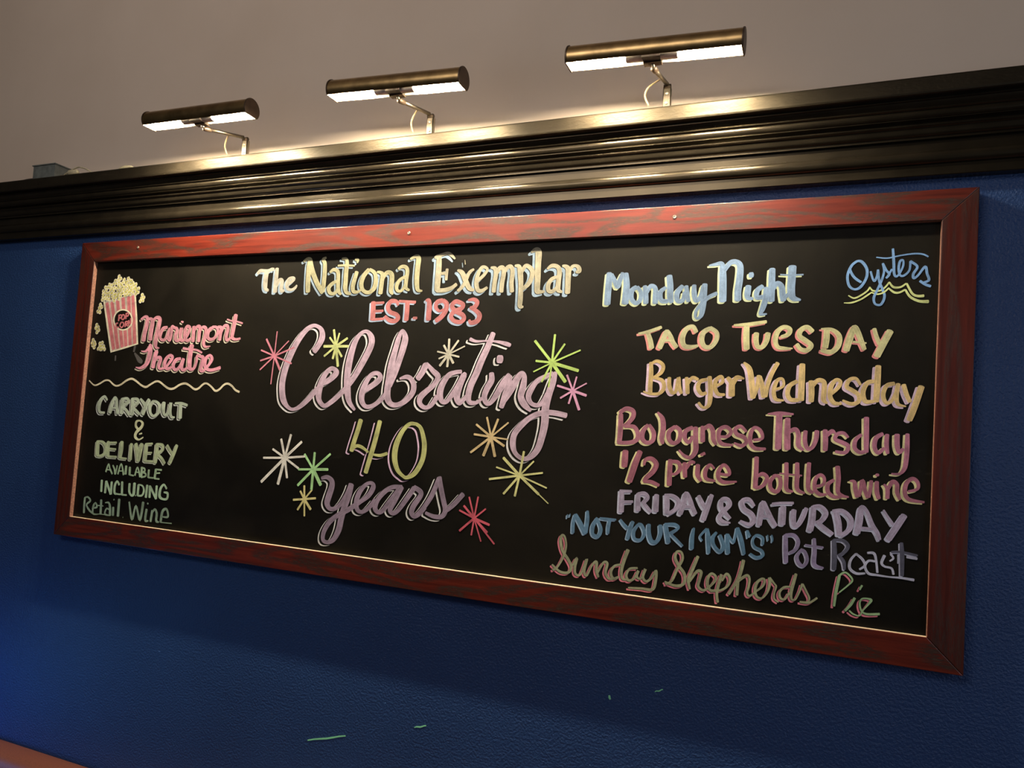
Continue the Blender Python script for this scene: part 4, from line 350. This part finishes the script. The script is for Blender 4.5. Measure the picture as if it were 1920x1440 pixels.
 ('starburst', 'pale yellow starburst inside the first script letters', (0.5982, 0.6791, 0.3026), None, (0, 0), (0, 0), [[9713, 3137, 66, 9610, 2704, 66], [9713, 3137, 50, 9791, 2797, 50], [9713, 3137, 61, 10052, 2925, 61], [9713, 3137, 70, 10100, 3138, 70], [9713, 3137, 61, 9919, 3408, 61], [9713, 3137, 74, 9824, 3661, 74], [9713, 3137, 67, 9646, 3466, 67], [9713, 3137, 55, 9368, 3404, 55], [9713, 3137, 70, 9334, 3146, 71], [9713, 3137, 53, 9500, 2909, 53]]),
 ('starburst', 'small cream starburst left of the crossed letter', (0.6404, 0.628, 0.5441), None, (0, 0), (0, 0), [[13026, 3302, 58, 13013, 2930, 58], [13026, 3302, 51, 13270, 2962, 50], [13026, 3302, 34, 13449, 3101, 34], [13026, 3302, 45, 13314, 3363, 45], [13026, 3302, 62, 13169, 3518, 62], [13026, 3302, 59, 13012, 3608, 58], [13026, 3302, 58, 12805, 3590, 58], [13026, 3302, 41, 12766, 3416, 41], [13026, 3302, 39, 12713, 3240, 39], [13026, 3302, 55, 12879, 3085, 55]]),
 ('starburst', 'large lime green starburst at the end of the large script word', (0.4752, 0.6855, 0.1976), None, (0, 0), (0, 0), [[15700, 3461, 52, 15732, 2811, 52], [15700, 3461, 46, 15982, 3026, 45], [15700, 3461, 38, 16362, 3165, 37], [15700, 3461, 73, 16340, 3632, 72], [15700, 3461, 81, 16051, 3893, 80], [15700, 3461, 39, 15657, 4027, 39], [15700, 3461, 46, 15481, 3909, 46], [15700, 3461, 32, 15262, 3681, 32], [15700, 3461, 49, 15306, 3427, 50], [15700, 3461, 62, 15251, 2959, 63]]),
 ('starburst', 'lilac pink starburst right of the large script word', (0.6805, 0.351, 0.5697), None, (0, 0), (0, 0), [[16243, 4090, 43, 16083, 3739, 44], [16243, 4090, 38, 16313, 3774, 38], [16243, 4090, 31, 16556, 3913, 31], [16243, 4090, 60, 16563, 4190, 60], [16243, 4090, 62, 16418, 4517, 62], [16243, 4090, 44, 16164, 4386, 44], [16243, 4090, 44, 15958, 4268, 44], [16243, 4090, 48, 15869, 3986, 49]]),
 ('starburst', 'tan starburst left of the long descender loop', (0.6744, 0.533, 0.3018), None, (0, 0), (0, 0), [[14303, 5249, 48, 14165, 4793, 48], [14303, 5249, 55, 14454, 4822, 54], [14303, 5249, 39, 14720, 4892, 39], [14303, 5249, 38, 14737, 5287, 37], [14303, 5249, 58, 14652, 5444, 57], [14303, 5249, 68, 14435, 5702, 68], [14303, 5249, 68, 14137, 5701, 68], [14303, 5249, 52, 13800, 5649, 53], [14303, 5249, 50, 13860, 5211, 51], [14303, 5249, 52, 13900, 4975, 52]]),
 ('starburst', 'straw yellow starburst below the long descender loop', (0.7408, 0.7532, 0.35), None, (0, 0), (0, 0), [[15086, 6100, 53, 15157, 5540, 53], [15086, 6100, 38, 15413, 5749, 38], [15086, 6100, 43, 15647, 5996, 42], [15086, 6100, 37, 15766, 6331, 37], [15086, 6100, 25, 15828, 6678, 25], [15086, 6100, 57, 15583, 6488, 57], [15086, 6100, 53, 15003, 6579, 53], [15086, 6100, 51, 14717, 6552, 51], [15086, 6100, 49, 14332, 6241, 50], [15086, 6100, 37, 14492, 5948, 38], [15086, 6100, 64, 14656, 5718, 65]]),
 ('starburst', 'red starburst at the lower right of the script', (0.7414, 0.1335, 0.1974), None, (0, 0), (0, 0), [[14012, 7188, 41, 14078, 6680, 41], [14012, 7188, 39, 14293, 6942, 38], [14012, 7188, 57, 14411, 7304, 57], [14012, 7188, 40, 14568, 7730, 40], [14012, 7188, 53, 14368, 7484, 53], [14012, 7188, 35, 14225, 7707, 34], [14012, 7188, 41, 13967, 7589, 41], [14012, 7188, 51, 13653, 7518, 52], [14012, 7188, 45, 13615, 7037, 45], [14012, 7188, 54, 13724, 6922, 54], [14012, 7188, 42, 13847, 6705, 42]]),
 ('starburst', 'large cream starburst left of the figures', (0.85, 0.8492, 0.8108), None, (0, 0), (0, 0), [[8369, 6143, 69, 8201, 5655, 69], [8369, 6143, 69, 8509, 5519, 69], [8369, 6143, 71, 8874, 5687, 70], [8369, 6143, 57, 9012, 6064, 56], [8369, 6143, 60, 8844, 6392, 59], [8369, 6143, 69, 8496, 6664, 69], [8369, 6143, 87, 8216, 6851, 87], [8369, 6143, 79, 7655, 6837, 80], [8369, 6143, 57, 7661, 6190, 57], [8369, 6143, 59, 7949, 5937, 60]]),
 ('starburst', 'mint green starburst touching the large cream one', (0.4337, 0.7862, 0.3845), None, (0, 0), (0, 0), [[9313, 6381, 63, 9000, 6007, 63], [9313, 6381, 67, 9318, 5944, 68], [9313, 6381, 61, 9810, 5949, 60], [9313, 6381, 69, 9772, 6351, 69], [9313, 6381, 96, 9584, 6764, 95], [9313, 6381, 76, 9308, 6902, 76], [9313, 6381, 69, 8860, 6834, 70], [9313, 6381, 55, 8847, 6415, 56]]),
 ('starburst', 'small dull yellow starburst, lowest on the left of the script', (0.8038, 0.7496, 0.3505), None, (0, 0), (0, 0), [[9109, 7173, 59, 9074, 6828, 59], [9109, 7173, 47, 9329, 6912, 46], [9109, 7173, 55, 9462, 7119, 55], [9109, 7173, 71, 9332, 7419, 71], [9109, 7173, 51, 9153, 7609, 51], [9109, 7173, 56, 8919, 7469, 56], [9109, 7173, 55, 8756, 7223, 56], [9109, 7173, 56, 8961, 6977, 57]]),
 ('smudge', 'grey rubbed chalk smear under the popcorn box', (0.1038, 0.0976, 0.1004), None, (0, 0), (0, 0), [[2523, 3209, 88, 2498, 3370, 66], [1758, 3504, 56, 1761, 3648, 67], [2537, 3417, 55, 2639, 3510, 109, 2756, 3621, 157, 2865, 3676, 116]]),
]
POP = {'box': [(1046, 1838), (1552, 3401), (2622, 3132), (2320, 1597)], 'edge': [1046, 1838, 66, 1300, 2620, 66, 1551, 3392, 55, 2089, 3261, 51, 2616, 3132, 65, 2480, 2373, 64, 2316, 1607, 65], 'stripe': [[1176, 1898, 135, 1645, 3294, 134], [1388, 1872, 135, 1813, 3264, 134], [1615, 1830, 135, 1992, 3223, 134], [1837, 1752, 136, 2145, 3193, 134], [2070, 1721, 136, 2316, 3163, 134], [2244, 1692, 135, 2499, 3124, 133]], 'oval': [(2290, 2410), (2290, 2476), (2271, 2538), (2235, 2595), (2183, 2641), (2118, 2677), (2044, 2699), (1963, 2706), (1880, 2699), (1799, 2677), (1724, 2641), (1659, 2594), (1607, 2537), (1571, 2474), (1553, 2407), (1553, 2340), (1572, 2277), (1609, 2220), (1662, 2173), (1728, 2138), (1803, 2117), (1885, 2110), (1968, 2118), (2048, 2141), (2123, 2177), (2187, 2225), (2237, 2281), (2273, 2344)], 'ring': [2303, 2410, 58, 2301, 2489, 58, 2273, 2563, 56, 2221, 2626, 52, 2149, 2675, 48, 2061, 2705, 44, 1964, 2716, 42, 1864, 2706, 42, 1768, 2675, 43, 1682, 2626, 46, 1612, 2562, 50, 1563, 2487, 55, 1539, 2407, 58, 1542, 2327, 59, 1571, 2252, 57, 1623, 2188, 53, 1697, 2140, 48, 1785, 2110, 45, 1883, 2100, 42, 1984, 2112, 42, 2079, 2143, 43, 2164, 2193, 46, 2233, 2257, 49, 2280, 2331, 53, 2303, 2410, 55], 'text': [[1748, 2273, 54, 1743, 2437, 54], [1722, 2276, 41, 1825, 2258, 40, 1848, 2335, 51, 1747, 2365, 42], [1883, 2258, 54, 1856, 2350, 52, 1923, 2403, 40, 1987, 2332, 54, 1946, 2259, 42, 1882, 2254, 39], [2036, 2221, 53, 2041, 2380, 53], [2021, 2225, 41, 2117, 2202, 40, 2127, 2279, 51, 2041, 2303, 42], [1731, 2508, 42, 1649, 2533, 54, 1683, 2624, 43, 1783, 2639, 39], [1861, 2489, 53, 1820, 2581, 52, 1902, 2643, 40, 1976, 2566, 54, 1940, 2489, 42, 1860, 2485, 39], [2042, 2470, 54, 2042, 2624, 54], [2041, 2463, 39, 2131, 2467, 43, 2123, 2528, 49, 2052, 2547, 49, 2165, 2605, 40], [2189, 2591, 52, 2162, 2429, 52], [2168, 2429, 45, 2258, 2525, 48, 2242, 2362, 53]], 'kern': [(1609, 1127), (1453, 1260), (1632, 1303), (1821, 1230), (2001, 1196), (2143, 1276), (1943, 1349), (1765, 1403), (2103, 1372), (2286, 1376), (2405, 1493), (2225, 1509), (2042, 1505), (2389, 1570), (1251, 1353), (1099, 1428), (1399, 1453), (1586, 1457), (1277, 1549), (1009, 1563), (1155, 1644), (1005, 1740), (1395, 1629), (1559, 1651), (1708, 1576), (1862, 1540), (1222, 1743), (1467, 1766), (1673, 1711), (1952, 1619), (2104, 1583)], 'loose': [(2640, 1717), (2614, 1812), (917, 1989), (873, 2130), (848, 2619), (883, 2737), (753, 3089), (797, 3206), (1103, 3154), (1052, 3281), (1214, 3280)]}

class Ink:
    def __init__(s): s.v = []; s.f = []; s.mi = []; s.uv = []; s.k = 0
    def ribbon(s, P, off, lev, mi, dw=0.0):
        z0 = PY - lev * 0.00012
        n = len(P); L = []; Rr = []
        for i, (x, z, wd) in enumerate(P):
            a = P[max(i - 1, 0)]; b = P[min(i + 1, n - 1)]
            tx, tz = b[0] - a[0], b[1] - a[1]; l = math.hypot(tx, tz) or 1e-9; tx /= l; tz /= l
            h = max(wd / 2 + dw, 0.0004)
            if i == 0: st = (tx, tz, h)
            if i == n - 1: en = (tx, tz, h)
            s.k += 1; y = z0 - (s.k % 400) * 2.2e-7
            L.append((x + off[0] - tz * h, y, -(z + off[1] + tx * h))); Rr.append((x + off[0] + tz * h, y, -(z + off[1] - tx * h)))
        b0 = len(s.v); s.v += [q for p in zip(L, Rr) for q in p]
        d = s.k * 0.37
        for i in range(n):
            if i: d += math.hypot(P[i][0] - P[i - 1][0], P[i][1] - P[i - 1][1])
            s.uv += [(0.0, d), (1.0, d)]
        for i in range(n - 1):
            k = b0 + 2 * i; s.f.append((k, k + 1, k + 3, k + 2)); s.mi.append(mi)
        for (tx, tz, h), P0, sg in ((st, P[0], -1), (en, P[-1], 1)):
            c = len(s.v); s.k += 1; y = z0 - (s.k % 400) * 2.2e-7
            m = 5
            for j in range(m + 1):
                t = -math.pi / 2 + math.pi * j / m
                ca, sa = math.cos(t) * sg * 0.45, math.sin(t)
                s.v.append((P0[0] + off[0] + (tx * ca - tz * sa) * h, y, -(P0[1] + off[1] + (tz * ca + tx * sa) * h))); s.uv.append((0.5 + 0.5 * sa, d if sg > 0 else d * 0.5))
            s.f.append(tuple(range(c, c + m + 1))); s.mi.append(mi)
    def poly(s, pts, lev, mi):
        s.k += 1; y = PY - lev * 0.00012 - (s.k % 400) * 2.2e-7; c = len(s.v)
        s.v += [(x, y, -z) for x, z in pts]; s.uv += [(0.5, x * 7) for x, z in pts]; s.f.append(tuple(range(c, c + len(pts)))); s.mi.append(mi)
    def obj(s, name, mats, parent, label=None):
        me = bpy.data.meshes.new(name); me.from_pydata(s.v, [], s.f)
        ul = me.uv_layers.new(name='pen').data
        for lp in me.loops: ul[lp.index].uv = s.uv[lp.vertex_index]
        for m in mats: me.materials.append(m)
        for p, i in zip(me.polygons, s.mi):
            p.material_index = i
            if p.normal.y > 0: p.flip()
        o = bpy.data.objects.new(name, me); C.objects.link(o); o.parent = parent
        if label: o['label'] = label
        return o
def dec(s, wob=0.0):
    a = [t * 1e-4 for t in s]
    P = [tuple(a[i:i + 3]) for i in range(0, len(a), 3)]
    return spline(P, 6)
for name, label, fill, outl, d, gp, strokes in WORDS:
    ink = Ink(); mats = [m_chalk(fill)]
    S = [dec(s) for s in strokes]
    star = name == 'starburst'
    if outl:
        mats += [m_chalk(outl), M['panel']]
        D = (d[0] * 1e-4, d[1] * 1e-4); G = (gp[0] * 1e-4, gp[1] * 1e-4)
        for P in S: ink.ribbon(P, D, 1, 1)
        if abs(G[0]) + abs(G[1]) > 0.0009:
            for P in S: ink.ribbon(P, G, 2, 2, 0.0003)
    for P in S: ink.ribbon(P, (0, 0), 4 if star else 3, 0)
    ink.obj(name, mats, board, label)

# popcorn drawing
def sc4(L): return [(x * 1e-4, z * 1e-4) for x, z in L]
ink = Ink(); mats = [m_chalk('d9cfc4'), m_chalk('d8808a'), m_chalk('f6f3dc'), M['panel'], m_chalk('e2e080')]
ink.poly(sc4(POP['box']), 1, 0)
for s in POP['stripe']: ink.ribbon(dec(s), (0, 0), 2, 1)
ink.ribbon([tuple(t * 1e-4 for t in POP['edge'][i:i + 3]) for i in range(0, len(POP['edge']), 3)], (0, 0), 3, 2)
ink.poly(sc4(POP['oval']), 3, 3); ink.ribbon(dec(POP['ring']), (0, 0), 4, 2)
for s in POP['text']: ink.ribbon(dec(s), (0, 0), 5, 1)
def kernel(ink, x, z, r):
    blobs = [(x + r * .55 * math.cos(a + k * 2.1), z + r * .55 * math.sin(a + k * 2.1)) for a in [random.uniform(0, 6)] for k in range(3)]
    for bx_, bz_ in blobs: ink.poly([(bx_ + r * .62 * math.cos(t * math.pi / 5), bz_ + r * .62 * math.sin(t * math.pi / 5)) for t in range(10)], 5, 2)
    for bx_, bz_ in blobs: ink.poly([(bx_ + r * .33 * math.cos(t * math.pi / 4), bz_ + r * .33 * math.sin(t * math.pi / 4)) for t in range(8)], 6, 4)
    for bx_, bz_ in blobs[:2]:
        a = random.uniform(0, 6); q = [(bx_ + r * .5 * math.cos(a + u), bz_ + r * .5 * math.sin(a + u), r * .13) for u in (0, .45, .9)]
        ink.ribbon(q, (0, 0), 7, 3)
for i, (x, z) in enumerate(sorted(sc4(POP['kern']), key=lambda p: p[1])): kernel(ink, x, z, 0.0105)
for x, z in sc4(POP['loose']): kernel(ink, x, z, 0.0105)
ink.obj('popcorn_drawing', mats, board, 'drawing of a red and white striped popcorn box overflowing with yellow kernels')

# ---------------------------------------------------------------- picture lights on the cap moulding
def arc_pts(r, a0, a1, n): return [(r * math.cos(a0 + (a1 - a0) * i / n), r * math.sin(a0 + (a1 - a0) * i / n)) for i in range(n + 1)]
def make_lamp(x_shade, z_shade, x_br, label, first=None, tilt=0.0, bend=0.0, roll=-1):
    """shade centre (x_shade, -0.18, z_shade), bracket foot on the cap at x_br"""
    YS = -0.180; HL = 0.176; r = 0.0255
    base = Vector((x_br, -0.062, ZB + 0.206))
    L = thing('picture_light', label, 'lamp', base, 'brass picture lights along the moulding')
    sc_ = Vector((x_shade, YS, ZB + z_shade)) - base          # shade centre in lamp space
    rot = Matrix.Rotation(tilt, 3, 'Y')
    def tr(bm):                                               # place things built about the shade's own centre
        for v in bm.verts: v.co = rot @ v.co + sc_
    # open direction points down and a little to the room
    od = math.radians(-90 - roll); half = math.radians(50)
    a0, a1 = od + half, od + 2 * math.pi - half
    outer = arc_pts(r, a0, a1, 30); inner = arc_pts(r - 0.0011, a1, a0, 30)
    bm = bmesh.new(); ring = outer + inner; cols = []
    for x in (-HL, HL): cols.append([bm.verts.new((x, cy, cz)) for cy, cz in ring])
    m = len(ring)
    for k in range(m):
        f = bm.faces.new((cols[0][k], cols[0][(k + 1) % m], cols[1][(k + 1) % m], cols[1][k]))
        if len(outer) <= k < m - 1: f.material_index = 1
    bm.faces.new(cols[0]); bm.faces.new(cols[1]); tr(bm)
    sh = mesh_obj('shade', bm, [M['brass'], M['refl']], L)
    for p in sh.data.polygons: p.use_smooth = len(p.vertices) == 4
    sh.data.set_sharp_from_angle(angle=math.radians(40))
    for sx in (-1, 1):
        bm = bmesh.new(); oc = arc_pts(r + 0.0016, a0 - 0.02, a1 + 0.02, 30); cols = []
        ps = [(0.0, 1.0), (0.0026, 1.0), (0.0036, 0.95)]
        rings = [[bm.verts.new((sx * (HL - 0.0008 + d), cy * s, cz * s)) for cy, cz in oc] for d, s in ps]
        n = len(oc)
        for A, B in zip(rings, rings[1:]):
            for k in range(n): bm.faces.new((A[k], A[(k + 1) % n], B[(k + 1) % n], B[k]))
        bm.faces.new(rings[0]); bm.faces.new(rings[-1]); tr(bm)
        mesh_obj('end_cap', bm, M['capend'], L)
    for sx in (-1, 1):
        bm = bmesh.new(); prof = [(0.0180, .0138), (0.052, .0138), (0.054, .0120)]
        lathe_x(bm, [(sx * x, q) for x, q in prof], 0, -0.005, 20); tr(bm)
        mesh_obj('socket', bm, M['socket'], L, True).data.set_sharp_from_angle(angle=math.radians(40))
        bm = bmesh.new(); prof = [(0.0545, .006), (0.058, .0095), (0.066, .0115), (0.150, .0115), (0.158, .0104), (0.163, .0075), (0.1645, .002)]
        lathe_x(bm, [(sx * x, q) for x, q in prof], 0, -0.005, 20); tr(bm)
        mesh_obj('bulb', bm, M['bulb'], L, True)
    bm = bmesh.new(); bx(bm, -0.0185, 0.0185, -0.0140, 0.0140, -0.0180, 0.012); tr(bm); mesh_obj('socket_bridge', bm, M['dark'], L, bevel=0.0015)
    # arm
    bot = rot @ Vector((0.0, 0.012, -0.019)) + sc_; knee = Vector((0, -0.006, 0.050))
    kn = bot + Vector((0, 0.010, -0.006))
    bm = bmesh.new(); bx(bm, bot.x - 0.018, bot.x + 0.018, bot.y - 0.008, bot.y + 0.008, bot.z - 0.0015, bot.z + 0.0015); mesh_obj('mounting_tab', bm, M['capend'], L, bevel=0.0005)
    bm = bmesh.new(); tube(bm, [bot, bot.lerp(kn, .6), kn], [.0032, .0034, .0036], 12); mesh_obj('neck', bm, M['steel'], L, True)
    d = (knee - kn)
    bm = bmesh.new(); tube(bm, [kn - d * .04, kn, kn + d * .14, kn + d * .17], [.0052, .0064, .0064, .0048], 14); mesh_obj('swivel_joint', bm, M['capend'], L, True)
    bm = bmesh.new(); tube(bm, [kn + d * .1, kn + d * .5, knee], [.0046, .0046, .0046], 14); mesh_obj('arm', bm, M['nickel'], L, True)
    bm = bmesh.new(); bx(bm, -0.0085, 0.0085, -0.002, 0.0, 0, 0.046)
    bx(bm, -0.0085, -0.0070, -0.002, 0.009, 0.002, 0.044); bx(bm, 0.0070, 0.0085, -0.002, 0.009, 0.002, 0.044)
    mesh_obj('bracket', bm, M['nickel'], L, bevel=0.0004)
    bm = bmesh.new(); tube(bm, [(-0.0075, 0.001, 0.047), (0.0075, 0.001, 0.047)], [.0058, .0058], 14); mesh_obj('hinge', bm, M['capend'], L, True)
    for z in (0.031, 0.010):
        bm = bmesh.new(); tube(bm, [(0, -0.0005, z), (0, -0.004, z), (0, -0.0046, z)], [.0036, .0036, .002], 12); mesh_obj('screw', bm, M['steel'], L, True)
    # cord
    s = kn.lerp(knee, 0.62)
    P = spline([tuple(s), (s.x - 0.016 - bend, s.y + 0.008, s.z - 0.010), (s.x - 0.026 - bend, s.y + 0.014, (s.z) * .45), (s.x - 0.024 - bend * .6, min(s.y + 0.022, -0.002), 0.001)], 6)
    bm = bmesh.new(); tube(bm, P, 0.0019, 8); mesh_obj('cord', bm, M['cord'], L, True)
    return L
make_lamp(0.5983, 0.2707, 0.648, 'brass picture light nearest the grey junction box, leftmost of the three', tilt=0.015, roll=-1)
make_lamp(1.1983, 0.2752, 1.2285, 'brass picture light in the middle of the three, above the title lettering', tilt=0.045, roll=-1)
make_lamp(1.7983, 0.2690, 1.8085, 'brass picture light with a looped cord, rightmost of the three', tilt=0.044, roll=-1, bend=0.012)

# ---------------------------------------------------------------- junction box and wires on the cap
jb = thing('junction_box', 'small grey metal junction box sitting on top of the moulding at the left', 'electrical box', (-0.17, -0.03, ZB + 0.206))
bm = bmesh.new(); bx(bm, -0.0505, 0.0505, -0.029, 0.027, 0, 0.046); mesh_obj('body', bm, M['grey'], jb, bevel=0.005)
bm = bmesh.new(); bx(bm, -0.054, 0.054, -0.032, 0.0295, 0.0455, 0.0485); mesh_obj('lid', bm, M['grey'], jb, bevel=0.0008)
bm = bmesh.new(); tube(bm, [(0.048, -0.008, 0.011), (0.060, -0.008, 0.011)], [.0062, .0062], 10); mesh_obj('cable_clamp', bm, M['steel'], jb, True)
bm = bmesh.new(); tube(bm, spline([(-0.108, -0.038, ZB + .217), (-0.09, -0.045, ZB + .2205), (-0.06, -0.050, ZB + .2275), (-0.03, -0.052, ZB + .2345), (-0.012, -0.052, ZB + .234), (0.015, -0.050, ZB + .226), (0.045, -0.045, ZB + .2085)], 5), 0.0022, 8)
wob = mesh_obj('cable', bm, M['cream'], None, True); tag(wob, 'thin cream wire running right from the grey junction box along the moulding', 'cable')
bm = bmesh.new(); tube(bm, [(-0.052, -0.061, ZB + .2135), (-0.044, -0.061, ZB + .2155), (-0.014, -0.060, ZB + .2160), (-0.010, -0.060, ZB + .2155)], [.005, .0092, .0078, .004], 12)
wn = mesh_obj('wire_connector', bm, M['cream'], None, True); tag(wn, 'cream plastic wire connector lying beside the grey junction box', 'connector')
bm = bmesh.new(); tube(bm, spline([(-0.31, -0.052, ZB + .207), (-0.275, -0.05, ZB + .2115), (-0.24, -0.045, ZB + .215), (-0.222, -0.04, ZB + .214)], 5), [.0015, .002, .0025, .003, .0035, .004, .0045, .005, .005, .005, .005, .005, .005, .005, .005, .005], 8)
tag(mesh_obj('cable', bm, M['rubber'], None, True), 'dark cable entering the left side of the grey junction box', 'cable')
bm = bmesh.new(); tube(bm, [(0.175, -0.067, ZB + .2065), (0.185, -0.067, ZB + .2085), (0.205, -0.067, ZB + .2095), (0.225, -0.067, ZB + .2085), (0.235, -0.067, ZB + .2065)], [.002, .005, .006, .005, .002], 10)
tag(mesh_obj('cable_clip', bm, M['cream'], None, True), 'low cream clip on the moulding top, left of the leftmost picture light', 'clip')

# ---------------------------------------------------------------- green laser light on the blue wall, painted as coloured strips
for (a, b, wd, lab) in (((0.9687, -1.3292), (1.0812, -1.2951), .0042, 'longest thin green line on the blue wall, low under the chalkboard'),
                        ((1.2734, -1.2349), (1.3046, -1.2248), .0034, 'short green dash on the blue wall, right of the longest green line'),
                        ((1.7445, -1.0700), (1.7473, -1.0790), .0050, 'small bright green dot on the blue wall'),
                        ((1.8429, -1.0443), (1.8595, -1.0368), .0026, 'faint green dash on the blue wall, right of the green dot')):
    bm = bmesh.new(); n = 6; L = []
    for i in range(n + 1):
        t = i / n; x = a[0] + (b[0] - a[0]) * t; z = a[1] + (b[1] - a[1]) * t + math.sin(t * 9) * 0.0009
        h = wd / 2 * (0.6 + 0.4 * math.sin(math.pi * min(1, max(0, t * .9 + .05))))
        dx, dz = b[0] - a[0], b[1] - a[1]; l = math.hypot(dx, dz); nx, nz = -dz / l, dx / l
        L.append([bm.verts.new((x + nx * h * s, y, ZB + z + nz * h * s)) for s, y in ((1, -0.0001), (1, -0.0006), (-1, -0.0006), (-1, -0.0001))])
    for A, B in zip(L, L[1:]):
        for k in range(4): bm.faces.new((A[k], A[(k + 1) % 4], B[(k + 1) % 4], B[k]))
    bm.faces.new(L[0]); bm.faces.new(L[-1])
    tag(mesh_obj('laser_mark', bm, M['green']), lab, 'mark', 'green marks on the blue wall')

# ---------------------------------------------------------------- booth bench
bt = thing('booth_bench', 'red brown vinyl booth bench against the blue wall, its back just showing at bottom left', 'bench', (0.6, -0.3, 0))
zt = ZB - 1.553
def prof_obj(name, prof, x0, x1, mat):
    bm = bmesh.new(); extrude_x(bm, prof, x0 - 0.6, x1 - 0.6, 1)
    for v in bm.verts: v.co.y += 0.3
    o = mesh_obj(name, bm, mat, bt)
    for p in o.data.polygons: p.use_smooth = True
    o.data.set_sharp_from_angle(angle=math.radians(40)); return o
back = [(0.004, 0.42), (0.004, zt - 0.03)] + [(0.034 + 0.03 * math.cos(math.radians(a)), zt - 0.03 + 0.03 * math.sin(math.radians(a))) for a in (180, 150, 120, 90)] \
    + [(0.07 + 0.035 * math.cos(math.radians(a)), zt - 0.035 + 0.035 * math.sin(math.radians(a))) for a in (90, 60, 30, 0)] + [(0.15, 0.44), (0.15, 0.42)]
prof_obj('backrest', back, -2.0, 4.0, M['vinyl'])
seat = [(0.004, 0.34), (0.004, 0.4195), (0.48, 0.4195), (0.51, 0.45), (0.55, 0.44), (0.565, 0.40), (0.55, 0.35), (0.52, 0.34)]
seat = [(0.1505, 0.36), (0.1505, 0.45), (0.48, 0.47), (0.53, 0.465), (0.56, 0.44), (0.565, 0.40), (0.55, 0.36)]
prof_obj('seat', seat, -2.0, 4.0, M['vinyl'])
prof_obj('plinth', [(0.004, 0.0), (0.004, 0.3598), (0.50, 0.3598), (0.50, 0.0)], -2.0, 4.0, M['rubber'])
